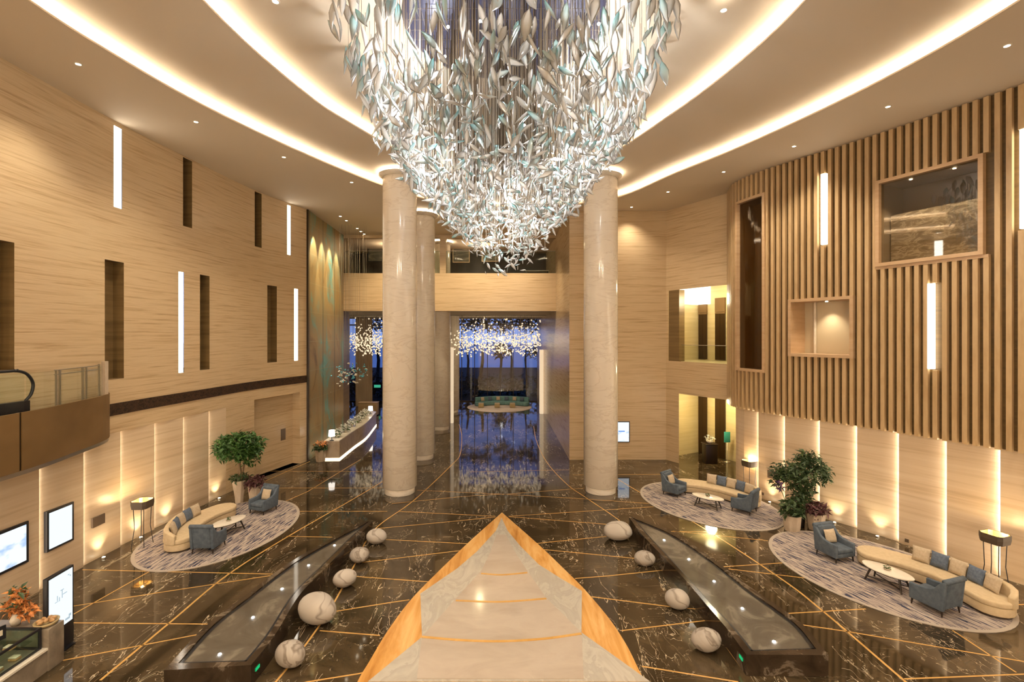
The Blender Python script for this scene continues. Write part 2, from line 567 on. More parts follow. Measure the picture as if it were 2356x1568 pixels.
class Curve:
    def __init__(s, pts, side):
        s.p = pts
        s.side = side         # +1: room lies to the right of the direction of travel
        s.s = [0.0]
        for a, b in zip(pts, pts[1:]):
            s.s.append(s.s[-1] + (b - a).length)
        s.L = s.s[-1]

    def pt(s, t, off=0.0):
        t = min(max(t, 0), s.L - 1e-6)
        lo, hi = 0, len(s.s) - 1
        while hi - lo > 1:
            m = (lo + hi) // 2
            if s.s[m] <= t:
                lo = m
            else:
                hi = m
        a, b = s.p[lo], s.p[lo + 1]
        d = (b - a)
        q = a + d * ((t - s.s[lo]) / d.length)
        if off:
            i0, i1 = max(lo - 1, 0), min(lo + 2, len(s.p) - 1)
            d = s.p[i1] - s.p[i0]
            n = Vector((d.y, -d.x)).normalized() * s.side
            q = q + n * off
        return q

    def nrm(s, t):
        return (s.pt(t, 1.0) - s.pt(t)).normalized()

    def at_px(s, px, off=0.0):
        pr = None
        k = 0.0
        while k < s.L:
            q = s.pt(k, off)
            if q.y > 4:
                x = CX + F * q.x / q.y
                if pr is not None and (pr[1] - px) * (x - px) <= 0:
                    a = (px - pr[1]) / (x - pr[1] + 1e-9)
                    return pr[0] + (k - pr[0]) * a
                pr = (k, x)
            k += .05
        return s.L

    def z(s, px, py, off=0.0):
        q = s.pt(s.at_px(px, off), off)
        return CH - (py - CY) / F * q.y


def um(l):
    return [(a * U, b * U) for a, b in l]


def cells(mb, cv, s0, s1, z0, z1, holes, off=0.0, step=.5):
    ss = {s0, s1}
    k = s0
    while k < s1:
        ss.add(k)
        k += step
    zs = {z0, z1}
    for a, b, c, d in holes:
        ss |= {q for q in (a, b) if s0 < q < s1}
        zs |= {q for q in (c, d) if z0 < q < z1}
    ss, zs = sorted(ss), sorted(zs)
    for a, b in zip(ss, ss[1:]):
        if b - a < 1e-6:
            continue
        for c, d in zip(zs, zs[1:]):
            mx, mz = (a + b) / 2, (c + d) / 2
            if any(h[0] < mx < h[1] and h[2] < mz < h[3] for h in holes):
                continue
            p, q = cv.pt(a, off), cv.pt(b, off)
            mb.quad((p.x, p.y, c), (q.x, q.y, c), (q.x, q.y, d), (p.x, p.y, d))
    return mb


def recess(mb, cv, h, depth, off=0.0):
    a, b, z0, z1 = h
    P = [cv.pt(a, off), cv.pt(b, off), cv.pt(b, off - depth), cv.pt(a, off - depth)]
    A = [(p.x, p.y, z0) for p in P]
    B = [(p.x, p.y, z1) for p in P]
    mb.quad(A[1], A[2], B[2], B[1]).quad(A[3], A[0], B[0], B[3])
    mb.quad(A[0], A[1], A[2], A[3]).quad(B[0], B[1], B[2], B[3])
    return (A[3], A[2], B[2], B[3])


ZC = 13.0 * U
LW = Curve(catmull(um([(-11.7, -13), (-11.7, -4), (-11.7, 4), (-11.7, 10), (-11.7, 14.6), (-11.45, 17.6), (-11.0, 21.6), (-10.0, 24.75)]), 12), 1)
RW = Curve(catmull(um([(16.6, -13), (16.6, -4), (16.4, 3), (15.5, 8), (13.6, 12.4), (12.25, 15.5), (11.05, 17.7), (10.36, 19.1), (10.1, 20.4), (10.45, 21.75)]), 14), -1)

# ------------------------------------------------------------------ floor with its gold inlay
fb = MB()
fb.quad((-22, -16, 0), (24, -16, 0), (24, 57, 0), (-22, 57, 0))
floor = struct(fb.build('floor', M['floor']))
gl_ = MB()


def strip(mb, pts, w, z0, z1):
    L, Rr = [], []
    for i, p in enumerate(pts):
        d = Vector(pts[min(i + 1, len(pts) - 1)][:2]) - Vector(pts[max(i - 1, 0)][:2])
        n = Vector((-d.y, d.x)).normalized() * w / 2
        L.append(Vector(p[:2]) + n)
        Rr.append(Vector(p[:2]) - n)
    for i in range(len(pts) - 1):
        mb.hexa([(q.x, q.y, z0) for q in (Rr[i], Rr[i + 1], L[i + 1], L[i])] + [(q.x, q.y, z1) for q in (Rr[i], Rr[i + 1], L[i + 1], L[i])])


def inlay(pxs, w=.05, smooth=False):
    pts = [fl(*p) for p in pxs]
    if smooth:
        pts = catmull(pts, 8)
    strip(gl_, pts, w, -.004, .0025)


inlay([(231, 1564), (390, 1432), (526, 1320), (665, 1232), (815, 1146), (880, 1107), (915, 1082)], .06, True)
inlay([(2084, 1568), (1892, 1404), (1789, 1325), (1615, 1212), (1481, 1137), (1440, 1113), (1415, 1098)], .06, True)
inlay([(620, 1585), (690, 1500), (760, 1400), (815, 1300), (863, 1216), (955, 1148), (1039, 1069), (1059, 1043), (1062, 1000), (1056, 975)], .05, True)
inlay([(1717, 1550), (1608, 1399), (1530, 1306), (1473, 1248), (1428, 1199), (1351, 1146), (1303, 1112), (1257, 1061), (1234, 1013), (1228, 980)], .05, True)
for l in ([(870, 1215), (1018, 1201), (1140, 1189)], [(1172, 1188), (1404, 1206)], [(916, 1175.7), (1140, 1187)], [(1170, 1187), (1504, 1165)],
          [(901, 1158), (1069, 1141), (1155, 1136), (1343, 1147), (1500, 1158)], [(960, 1127), (1155, 1136)], [(1155, 1137), (1345, 1122)],
          [(877, 1240), (1076, 1250)], [(833, 1293), (1058, 1266)], [(800, 1324), (990, 1338)], [(760, 1407.5), (900, 1385), (942, 1379)],
          [(736, 1450), (874, 1461)], [(640, 1584), (706, 1568), (825, 1549), (842, 1545)], [(1228, 1250), (1409, 1232)], [(1246, 1263), (1484, 1286)],
          [(1323, 1330), (1400, 1324), (1535, 1310)], [(1361, 1372), (1551, 1396), (1600, 1400)], [(1430, 1450), (1629, 1426), (1660, 1428)], [(1477, 1532), (1699, 1568)],
          [(166, 1432), (482, 1435)], [(150, 1423), (322, 1326), (360, 1305)], [(166, 1394), (356, 1364), (625, 1323)], [(190, 1310), (630, 1320)],
          [(136, 1520), (455, 1459)], [(659, 1233), (764, 1235)], [(713, 1061), (585, 1117)], [(830, 1056), (708, 1130), (640, 1160)],
          [(690, 1175.7), (891, 1175.7)], [(560, 1083), (880, 1084)], [(600, 1122), (884, 1122)], [(1665, 1303), (1803, 1294)], [(1676, 1308), (1853, 1329)],
          [(1803, 1411), (1992, 1400)], [(1821, 1433), (1950, 1452), (2356, 1521), (2420, 1532)], [(2191, 1449), (2338, 1546)], [(2081, 1561), (2356, 1550), (2440, 1546)],
          [(2310, 1390), (2420, 1390)], [(1535, 1222), (1634, 1222)], [(1548, 1221), (1767, 1243)], [(1318, 1092), (1560, 1090)], [(1080, 1085), (1310, 1080)]):
    inlay(l, .04)
gl_.build('gold_inlay', M['gold'], floor)

# ------------------------------------------------------------------ boat-shaped pavement
OL = [(1080, 1245), (990, 1332), (940, 1385), (892, 1450), (850, 1520), (822, 1568), (800, 1630), (788, 1690)]
OR = [(1237, 1250), (1300, 1310), (1345, 1355), (1400, 1420), (1440, 1480), (1470, 1540), (1484, 1568), (1500, 1630), (1510, 1690)]
boat = thing('boat_shaped_pavement', 'pointed boat-shaped pale marble pavement with honey-coloured border in the middle of the dark floor', 'pavement', (0, 0, 0))
zb = .03
bl = [fl(1155, 1178, zb)] + [fl(x, y, zb) for x, y in OR] + [fl(x, y, zb) for x, y in reversed(OL)]
ol = catmull([fl(1155, 1178, zb)] + [fl(x, y, zb) for x, y in OL], 6)
orr = catmull([fl(1155, 1178, zb)] + [fl(x, y, zb) for x, y in OR], 6)
mb = MB()
mb.prism([(p.x, p.y) for p in ol] + [(p.x, p.y) for p in reversed(orr[1:])], 0, zb)
mb.build('honey_onyx_border', M['onyx'], boat)
z2 = .06
FLK = [(1154, 1190), (1168, 1220), (1198, 1256), (1240, 1298), (1287, 1327.5), (1339, 1358.7), (1338, 1454), (1495, 1566), (1520, 1620), (1525, 1688),
       (772, 1688), (800, 1620), (847, 1566), (971, 1464), (967, 1364.6), (1052, 1306.6), (1097, 1268), (1141, 1220)]
# keep the flank inside the border
FLK = [(x, y) for x, y in FLK if y < 1600] 
mb = MB()
mb.prism([tuple(fl(x, y, z2)[:2]) for x, y in FLK[::-1]], zb, z2)
mb.build('grey_marble_flank', M['flank_marble'], boat)
z3 = .075
PL = [(1142, 1229), (1127, 1271), (1109, 1310), (1047, 1378), (971, 1464), (959, 1560)]
PR = [(1164, 1229), (1186, 1271), (1213, 1312), (1257, 1375), (1338, 1454), (1343, 1560)]
cut = []
for k in range(len(PL) - 1):
    a, b, c, d = [fl(*p, z3) for p in (PL[k], PR[k], PR[k + 1], PL[k + 1])]
    mb = MB()
    mb.prism([tuple(q[:2]) for q in (d, c, b, a)], z2, z3)
    mb.build('pale_marble_slab', M['plank_marble'], boat)
for pts, w in (([(1107, 1318), (1155, 1321), (1213, 1316)], .07), ([(1049, 1380), (1153, 1383), (1257, 1375.6)], .07), ([(971, 1463.5), (1060, 1471), (1153, 1473.5), (1250, 1468), (1338, 1456)], .075)):
    mb = MB()
    strip(mb, catmull([fl(*p, z3 + .012) for p in pts], 6), w, z3, z3 + .012)
    mb.build('gold_nosing', M['gold'], boat)

# ------------------------------------------------------------------ ceilings with two cove rings
ro = catmull(um([(5.5, 22.6), (6.97, 19.3), (8.17, 16.8), (9.28, 13.8), (9.93, 11.15), (10.1, 8.5), (9.9, 4), (8.2, -1), (5, -4.2), (0, -5.5), (-5, -4), (-8.2, 0), (-9.2, 5.5),
                 (-9.17, 9.27), (-9.0, 10.9), (-8.5, 13.3), (-7.5, 16.07), (-6.1, 19.07), (-4.7, 21.4), (-3.4, 23.0), (-.5, 24.2), (2.8, 24.0)]), 6, True)
ri = catmull(um([(3.98, 18.0), (5.24, 14.5), (5.86, 12.04), (6.13, 9.7), (6.0, 6), (4.9, 2), (3, 0), (0, -1), (-3, 0), (-5, 2), (-5.9, 6.5), (-5.95, 10.3), (-5.39, 13.5), (-4.83, 15.08), (-3.47, 17.9), (-1.8, 19.6), (.3, 20.3), (2.4, 19.7)]), 6, True)
CC = Vector((.3, 9.5 * U))


def by_angle(ring, n=168):
    out = []
    m = len(ring)
    A = [math.atan2(p.y - CC.y, p.x - CC.x) for p in ring]
    for k in range(n):
        t = -PI + 2 * PI * (k + .5) / n
        d = Vector((math.cos(t), math.sin(t)))
        best = 0
        for i in range(m):
            a, b = ring[i] - CC, ring[(i + 1) % m] - CC
            e = b - a
            den = d.x * e.y - d.y * e.x
            if abs(den) < 1e-9:
                continue
            r = (a.x * e.y - a.y * e.x) / den
            q = (a.x * d.y - a.y * d.x) / den
            if r > 0 and -1e-6 <= q <= 1 + 1e-6:
                best = max(best, r)
        out.append(CC + d * best)
    return out


ro, ri = by_angle(ro), by_angle(ri)


def push(ring, d):
    return [p + (p - CC).normalized() * d for p in ring]


def band(mb, A, za, B, zb_):
    n = len(A)
    for i in range(n):
        j = (i + 1) % n
        mb.quad((A[i].x, A[i].y, za), (A[j].x, A[j].y, za), (B[j].x, B[j].y, zb_), (B[i].x, B[i].y, zb_))


GAP, TR = .28, .80
mb = MB()
band(mb, ro, ZC, [CC + (p - CC).normalized() * 52 for p in ro], ZC)
band(mb, ro, ZC, ro, ZC + .05)
band(mb, push(ro, TR), ZC, push(ro, TR), ZC + GAP)
band(mb, push(ro, TR), ZC + GAP, ri, ZC + GAP)
band(mb, ri, ZC + GAP, ri, ZC + GAP + .05)
band(mb, push(ri, TR), ZC + GAP, push(ri, TR), ZC + 2 * GAP)
n = len(ri)
pr = push(ri, TR)
mb.add([(p.x, p.y, ZC + 2 * GAP) for p in pr], [tuple(range(n))])
struct(mb.build('ceiling', M['ceiling_paint']))
for ring, z, lab in ((ro, ZC, 'outer and larger of the two glowing cove lines curving across the ceiling'), (ri, ZC + GAP, 'inner and smaller of the two glowing cove lines, closer around the chandelier')):
    mb = MB()
    for i in range(len(ring)):
        j = (i + 1) % len(ring)
        a, b = push(ring, .30), None
        A0, A1 = push([ring[i]], .13)[0], push([ring[j]], .13)[0]
        B0, B1 = push([ring[i]], .20)[0], push([ring[j]], .20)[0]
        mb.hexa([(p.x, p.y, z + .006) for p in (A0, A1, B1, B0)] + [(p.x, p.y, z + .03) for p in (A0, A1, B1, B0)])
    tag(mb.build('cove_light', M['e_cove']), lab, 'light', 'cove lights')

# ------------------------------------------------------------------ left wall
ZB0, ZB1 = 4.08 * U, 4.44 * U      # carved band
ZP = 3.55 * U                      # top of the wall panels
dark = [(-40, 33, 553, 850), (241, 285, 600, 872), (421, 442, 366, 522), (586, 602, 443, 568), (460, 482, 633, 850), (615, 637, 657, 833)]
lit = [(262, 281, 292, 478), (411, 423, 625, 857), (661, 669, 472, 586), (677, 686, 664, 829)]
holesL = []
for x0, x1, y0, y1 in dark:
    if x0 < 0:
        s1 = LW.at_px(33)
        holesL.append((s1 - 1.0, s1, LW.z(33, 850), LW.z(33, 558)))
    else:
        xm = (x0 + x1) / 2
        holesL.append((LW.at_px(x0), LW.at_px(x1), LW.z(xm, y1), LW.z(xm, y0)))
litL = []
for x0, x1, y0, y1 in lit:
    xm = (x0 + x1) / 2
    litL.append((LW.at_px(x0), LW.at_px(x1), LW.z(xm, y1), LW.z(xm, y0)))
n0, n1 = LW.at_px(585), LW.at_px(690)
niche = (n0, n1, 0.0, 3.62 * U)
mb = MB()
cells(mb, LW, 0, LW.L, ZP, ZC + .3, holesL + litL + [niche])
sp_end = LW.at_px(520)
cells(mb, LW, sp_end, LW.L, 0, ZP, [niche])
bq = recess(mb, LW, niche, .55)
mb.quad(*bq)
wall_left = struct(mb.build('wall_left', M['travertine']))
mbr = MB()
for h in holesL:
    bq = recess(mbr, LW, h, .42)
    mbr.quad(*bq)
mbr.build('window_recess', M['recess_stone'], wall_left)  # recess shade is put into the brown lining colour
mb = MB()
s = LW.at_px(150)
sE = LW.L - .02
while s < sE:
    e = min(s + .5, sE)
    a, b = LW.pt(s, .03), LW.pt(e, .03)
    c, d = LW.pt(s), LW.pt(e)
    mb.hexa([(p.x, p.y, ZB0) for p in (a, b, d, c)] + [(p.x, p.y, ZB1) for p in (a, b, d, c)])
    s = e
mb.build('carved_band', M['band'], wall_left)
for k, h in enumerate(litL):
    mb = MB()
    A, B = LW.pt(h[0], -.03), LW.pt(h[1], -.03)
    A2, B2 = LW.pt(h[0], -.12), LW.pt(h[1], -.12)
    mb.hexa([(p.x, p.y, h[2]) for p in (A, B, B2, A2)] + [(p.x, p.y, h[3]) for p in (A, B, B2, A2)])
    lab = ['wide glowing white slot high on the left stone wall under the ceiling edge', 'tall thin glowing slot low on the left stone wall between two dark recesses',
           'thin glowing slot high on the left stone wall beside the green patina panels', 'thin glowing slot low on the left stone wall beside the green patina panels'][k]
    tag(mb.build('slot_light', M['e_slot']), lab, 'light', 'glowing wall slots')


def saw_panels(cv, bounds, wall_mat, parent, z1, d=.17):
    mb = MB()
    for a, b in zip(bounds, bounds[1:]):
        nn = 4
        P = [cv.pt(a + (b - a) * k / nn, -d * (1 - k / nn)) for k in range(nn + 1)]
        for p, q in zip(P, P[1:]):
            mb.quad((p.x, p.y, 0), (q.x, q.y, 0), (q.x, q.y, z1), (p.x, p.y, z1))
        for k in range(nn):
            t0, t1 = a + (b - a) * k / nn, a + (b - a) * (k + 1) / nn
            p, q = cv.pt(t0, -d - .05), cv.pt(t1, -d - .05)
            r, t = cv.pt(t1, 0.0), cv.pt(t0, 0.0)
            mb.quad((p.x, p.y, z1), (q.x, q.y, z1), (r.x, r.y, z1), (t.x, t.y, z1))
    o = mb.build('wall_panel_cladding', wall_mat, parent)
    for b in bounds[1:-1]:
        p, q = cv.pt(b, 0), cv.pt(b, -d)
        m1 = q + (p - q) * .8
        t = cv.pt(b + .012, 0) - cv.pt(b, 0)
        mb = MB()
        mb.quad((p.x, p.y, 0), (q.x, q.y, 0), (q.x, q.y, z1), (p.x, p.y, z1))
        mb.build('panel_return', wall_mat, parent)
        mb = MB()
        mb.hexa([(v.x, v.y, .06) for v in (q, m1, m1 + t, q + t)] + [(v.x, v.y, z1 - .03) for v in (q, m1, m1 + t, q + t)])
        mb.build('led_strip', M['e_led'], parent)
    return o


bL = [LW.at_px(x) for x in (90, 192, 277, 355, 421, 480, 520)]
bL = [bL[0] - 1.62 * k for k in range(10, 0, -1)] + bL
s0 = bL[0]
saw_panels(LW, bL, M['panel_stone'], wall_left, ZP, .085)
mb = MB()
cells(mb, LW, 0, s0, 0, ZP, [])
mb.build('lower_wall', M['panel_stone'], wall_left)

# ------------------------------------------------------------------ right wall: lit panels below, slatted volume above
ZS = 3.47 * U
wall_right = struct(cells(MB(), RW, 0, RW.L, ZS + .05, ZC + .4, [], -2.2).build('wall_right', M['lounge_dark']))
bR = [RW.at_px(x) for x in (2301, 2178, 2068, 1972, 1886, 1806, 1745)]
bR = [bR[0] - 1.62 * k for k in range(10, 0, -1)] + bR + [RW.at_px(1712)]
saw_panels(RW, bR, M['panel_stone'], wall_right, ZS + .06, .13)
mb = MB()
cells(mb, RW, 0, bR[0], 0, ZS + .06, [])
cells(mb, RW, bR[-1], RW.at_px(1693), 0, ZS + .06, [])
mb.build('lower_wall', M['panel_stone'], wall_right)
OFF = .05
niches = []
for x0, x1, yt, yb in ((2025, 2253, (420, 368), (603, 580)), (1822, 1957, (693, 690), (812, 817)), (1699, 1756, (468, 453), (846, 850))):
    a, b = RW.at_px(x1, OFF + .1), RW.at_px(x0, OFF + .1)
    zt = (RW.z(x0, yt[0], OFF + .1) + RW.z(x1, yt[1], OFF + .1)) / 2
    zbm = (RW.z(x0, yb[0], OFF + .1) + RW.z(x1, yb[1], OFF + .1)) / 2
    niches.append((a, b, zbm, zt))
litR = []
for x0, x1, y0, y1 in ((1890, 1902, 400, 562), (2136, 2149, 652, 848), (2348, 2365, 297, 525)):
    xm = (x0 + x1) / 2
    litR.append((RW.at_px(x1, OFF + .1), RW.at_px(x0, OFF + .1), RW.z(xm, y1, OFF + .1), RW.z(xm, y0, OFF + .1)))
mb = MB()
cells(mb, RW, 0, RW.L, ZS, ZC + .3, niches, OFF, .4)
k = 0.0
while k < RW.L - .01:       # soffit
    e = min(k + .4, RW.L)
    a, b, c, d = RW.pt(k, OFF), RW.pt(e, OFF), RW.pt(e, -.4), RW.pt(k, -.4)
    mb.quad((a.x, a.y, ZS), (b.x, b.y, ZS), (c.x, c.y, ZS), (d.x, d.y, ZS))
    k = e
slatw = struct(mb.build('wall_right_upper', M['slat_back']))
mb = MB()
FW = .13      # frame width
sp = .272
k = RW.at_px(2356) - 6 * sp
fr = [(a - FW, b + FW, c - FW, d + FW) for a, b, c, d in niches]
fr[0] = (fr[0][0] - .12, fr[0][1], fr[0][2] - .1, fr[0][3])
while k < RW.L - .05:
    iv = [(ZS - .02, ZC - .02)]
    for a, b, c, d in fr + [(q[0] - .06, q[1] + .06, q[2] - .05, q[3] + .02) for q in litR]:
        if a < k < b:
            nv = []
            for lo, hi in iv:
                if c > lo:
                    nv.append((lo, min(hi, c)))
                if d < hi:
                    nv.append((max(lo, d), hi))
            iv = [q for q in nv if q[1] - q[0] > .02]
    w = .068
    A, B = RW.pt(k - w, OFF), RW.pt(k + w, OFF)
    nr = RW.nrm(k) * .15
    for lo, hi in iv:
        mb.hexa([(p.x, p.y, lo) for p in (A + nr, B + nr, B, A)] + [(p.x, p.y, hi) for p in (A + nr, B + nr, B, A)])
    k += sp
mb.build('wood_slats', M['slat_wood'], slatw)
for q, lab in zip(litR, ('glowing vertical light bar high among the wood slats above the small square niche', 'glowing vertical light bar low among the wood slats under the big display window', 'glowing vertical light bar at the outermost edge of the wood slats')):
    A, B = RW.pt(q[0], OFF + .16), RW.pt(q[1], OFF + .16)
    A2, B2 = RW.pt(q[0], OFF + .02), RW.pt(q[1], OFF + .02)
    mb = MB()
    mb.hexa([(p.x, p.y, q[2]) for p in (A, B, B2, A2)] + [(p.x, p.y, q[3]) for p in (A, B, B2, A2)])
    tag(mb.build('light_bar', M['e_slot']), lab, 'light', 'light bars in the slatted wall')

nl = ['large rectangular wood-framed display window high in the slatted wall with two small spotlights', 'small square wood-framed niche with a lit cream interior in the slatted wall', 'tall narrow wood-framed smoked glass window at the rounded end of the slatted wall']
M['niche_grey'] = mat('niche_grey', (.32, .265, .20), .5)
M['glass_bronze'] = glass_mat('bronze_glass', (.6, .5, .36), .02, .06)
M['niche_cream'] = mat('niche_cream', (.55, .45, .30), .6)
M['niche_brown'] = mat('niche_brown', (.20, .12, .05), .4)
for k, (a, b, z0, z1) in enumerate(niches):
    p = RW.pt((a + b) / 2, OFF)
    t = thing('wall_niche', nl[k], 'niche', (0, 0, 0), 0, 'framed openings in the slatted wall')
    dp = (1.5, .9, .8)[k]
    mb = MB()
    nn = 8
    for i in range(nn):
        u0, u1 = a - FW + (b - a + 2 * FW) * i / nn, a - FW + (b - a + 2 * FW) * (i + 1) / nn
        for lo, hi in ((z0 - FW, z0), (z1, z1 + FW)):
            A, B, C_, D = RW.pt(u0, OFF + .2), RW.pt(u1, OFF + .2), RW.pt(u1, OFF - .02), RW.pt(u0, OFF - .02)
            mb.hexa([(q.x, q.y, lo) for q in (A, B, C_, D)] + [(q.x, q.y, hi) for q in (A, B, C_, D)])
    for u0, u1 in ((a - FW, a), (b, b + FW)):
        A, B, C_, D = RW.pt(u0, OFF + .2), RW.pt(u1, OFF + .2), RW.pt(u1, OFF - .02), RW.pt(u0, OFF - .02)
        mb.hexa([(q.x, q.y, z0) for q in (A, B, C_, D)] + [(q.x, q.y, z1) for q in (A, B, C_, D)])
    if k == 0:      # outer step of the frame
        for lo, hi in ((z0 - FW - .11, z0 - FW - .005),):
            for i in range(nn):
                u0, u1 = a - FW - .12 + (b - a + 2 * FW + .12) * i / nn, a - FW - .12 + (b - a + 2 * FW + .12) * (i + 1) / nn
                A, B, C_, D = RW.pt(u0, OFF + .16), RW.pt(u1, OFF + .16), RW.pt(u1, OFF - .02), RW.pt(u0, OFF - .02)
                mb.hexa([(q.x, q.y, lo) for q in (A, B, C_, D)] + [(q.x, q.y, hi) for q in (A, B, C_, D)])
    mb.build('frame', M['frame_wood'], t)
    im = M[('niche_grey', 'niche_cream', 'niche_brown')[k]]
    mb = MB()
    bq = recess(mb, RW, (a, b, z0, z1), dp, OFF)
    mb.build('lining', M['frame_wood'] if k == 1 else im, t)
    mb = MB()
    mb.quad(*bq)
    mb.build('back_panel', im, t)
    if k != 1:
        mb = MB()
        for i in range(nn):
            u0, u1 = a + (b - a) * i / nn, a + (b - a) * (i + 1) / nn
            A, B = RW.pt(u0, OFF + .02), RW.pt(u1, OFF + .02)
            mb.quad((A.x, A.y, z0), (B.x, B.y, z0), (B.x, B.y, z1), (A.x, A.y, z1))
        mb.build('pane', M['glass_smoke' if k == 0 else 'glass_bronze'], t)
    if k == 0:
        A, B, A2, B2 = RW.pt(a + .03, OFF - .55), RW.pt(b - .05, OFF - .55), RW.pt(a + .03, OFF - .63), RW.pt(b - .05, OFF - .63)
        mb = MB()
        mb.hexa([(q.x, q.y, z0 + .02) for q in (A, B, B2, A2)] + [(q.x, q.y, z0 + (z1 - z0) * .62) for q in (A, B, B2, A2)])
        mb.build('painted_reflection_slab', M['painted_reflection'], t)  # added slab, painted to stand in for the chandelier's reflection
    for u in ((.28, .72) if k == 0 else (.5,) if k == 1 else ()):
        c = RW.pt(a + (b - a) * u, OFF - (.28 if k == 0 else dp * .5))
        mb = MB()
        mb.lathe([(.05, 0), (.05, .02)], 12, (c.x, c.y, z1 - .025))
        mb.build('spotlight', M['e_down'], t)
        lamp('SPOT', 'niche_lamp', (c.x, c.y, z1 - .05), 150 if k == 0 else 110, (1, .84, .6), .04, t, (0, 0, 0), 1.6, .8)
    if k == 1:
        c, d = RW.pt(b - .45, OFF - dp + .03), RW.pt(b - .52, OFF - dp + .03)
        mb = MB()
        mb.hexa([(q.x, q.y, z0) for q in (c, d, RW.pt(b - .52, OFF - dp + .1), RW.pt(b - .45, OFF - dp + .1))] + [(q.x, q.y, z1) for q in (c, d, RW.pt(b - .52, OFF - dp + .1), RW.pt(b - .45, OFF - dp + .1))])
        mb.build('curtain_edge', M['white_marble'], t)

# ------------------------------------------------------------------ back walls
def P2(x, y):
    return Vector((x * U, y * U))


def seg(a, b):
    return Curve([a, (a + b) / 2, b], 1)


wf = seg(P2(3.59, 25), P2(8.65, 25))
struct(cells(MB(), wf, 0, wf.L, 0, ZC + .2, []).build('wall_back_right', M['travertine']))
wr = seg(P2(3.59, 25), P2(3.59, 47.2))
struct(cells(MB(), wr, 0, wr.L, 0, ZC + .2, []).build('wall_return', M['travertine_polished']))
mw = Curve([P2(8.65, 25), P2(9.5, 23.45), P2(10.47, 21.72)], 1)
mw = Curve(catmull([(p.x, p.y) for p in mw.p], 6), 1)
hu = (mw.at_px(1538), mw.L + .1, mw.z(1600, 833), mw.z(1600, 662))
hd = (mw.at_px(1562), mw.L + .1, -.1, mw.z(1562, 905))
struct(cells(MB(), mw, 0, mw.L, 0, ZC + .2, [hu, hd], 0, .4).build('wall_lobby_front', M['travertine']))
dv = (P2(10.47, 21.72) - P2(8.65, 25)).normalized()
nv = Vector((-dv.y, dv.x))
if nv.x < 0:
    nv = -nv
o_ = P2(8.65, 25)


def LB(a, b):
    return o_ + dv * a + nv * b


for pa_, qa_ in (((-4, 3.4), (6.4, 3.4)), ((-.35, .03), (-.35, 3.4)), ((6.4, .9), (6.4, 3.4))):
    p, q = LB(*pa_), LB(*qa_)
    struct(MB().quad((p.x, p.y, 0), (q.x, q.y, 0), (q.x, q.y, 15), (p.x, p.y, 15)).build('wall_lobby', M['yellow_wall']))


def lb_px(px, b):
    k = (px - CX) / F
    base = o_ + nv * b
    return (k * base.y - base.x) / (dv.x - k * dv.y)


mb = MB()
P = [LB(-.35, .02), LB(4.4, .02), LB(6.4, .9), LB(6.4, 3.4), LB(-.35, 3.4)]
mb.prism([(v.x, v.y) for v in P], hd[3] + .03, hu[2] - .03)
struct(mb.build('floor_upper_lobby', M['yellow_wall']))
mb = MB()
mb.prism([(v.x, v.y) for v in P], hu[3] + .55, hu[3] + .7)
struct(mb.build('ceiling_lobby', M['ceiling_paint']))
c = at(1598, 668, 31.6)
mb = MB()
mb.box(c.x - 1.35, c.x + 1.35, c.y - .5, c.y + .5, hu[3] - .75, hu[3] + .55)  # added glowing slab imitates a white reflection in the opening
tag(mb.build('reflection_glow_slab', M['e_reflection']), 'glowing white slab imitating a reflection in the upper opening beside the slatted wall', 'light')
lamp('POINT', 'lobby_lamp', (LB(2.2, 1.4).x, LB(2.2, 1.4).y, hu[3] - .6), 160, (1, .86, .55), .3)
lamp('POINT', 'lobby_lamp', (LB(2.2, 1.4).x, LB(2.2, 1.4).y, hd[3] - .5), 190, (1, .84, .5), .3)
# lift doors in the lobby wall, two storeys
dk = 0
for a0, a1 in ((lb_px(1607, 3.3), lb_px(1626, 3.3)), (lb_px(1645, 3.3), lb_px(1668, 3.3))):
    for z0, z1, st in ((.02, hd[3] - .15, 'ground'), (hu[2] + .02, hu[3] - 1.4, 'upper')):
        dk += 1
        t = struct(bpy.data.objects.new('door_%d' % dk, None))
        COL.objects.link(t)
        for i in (0, 1):
            hw = (a1 - a0) / 2
            p, q = LB(a0 + i * hw, 3.30), LB(a0 + i * hw + hw - .01, 3.30)
            p2, q2 = LB(a0 + i * hw, 3.38), LB(a0 + i * hw + hw - .01, 3.38)
            mb = MB()
            mb.hexa([(v.x, v.y, z0) for v in (p, q, q2, p2)] + [(v.x, v.y, z1) for v in (p, q, q2, p2)])
            mb.build('door_leaf', M['lift_door'], t)
        p, q, q2, p2 = LB(a0, 3.28), LB(a1, 3.28), LB(a1, 3.38), LB(a0, 3.38)
        mb = MB()
        mb.hexa([(v.x, v.y, z1) for v in (p, q, q2, p2)] + [(v.x, v.y, z1 + .08) for v in (p, q, q2, p2)])
        mb.hexa([(v.x, v.y, z1 + .1) for v in (p, q, q2, p2)] + [(v.x, v.y, min(z1 + 1.0, 14)) for v in (p, q, q2, p2)])
        mb.build('door_head', M['bronze'], t)
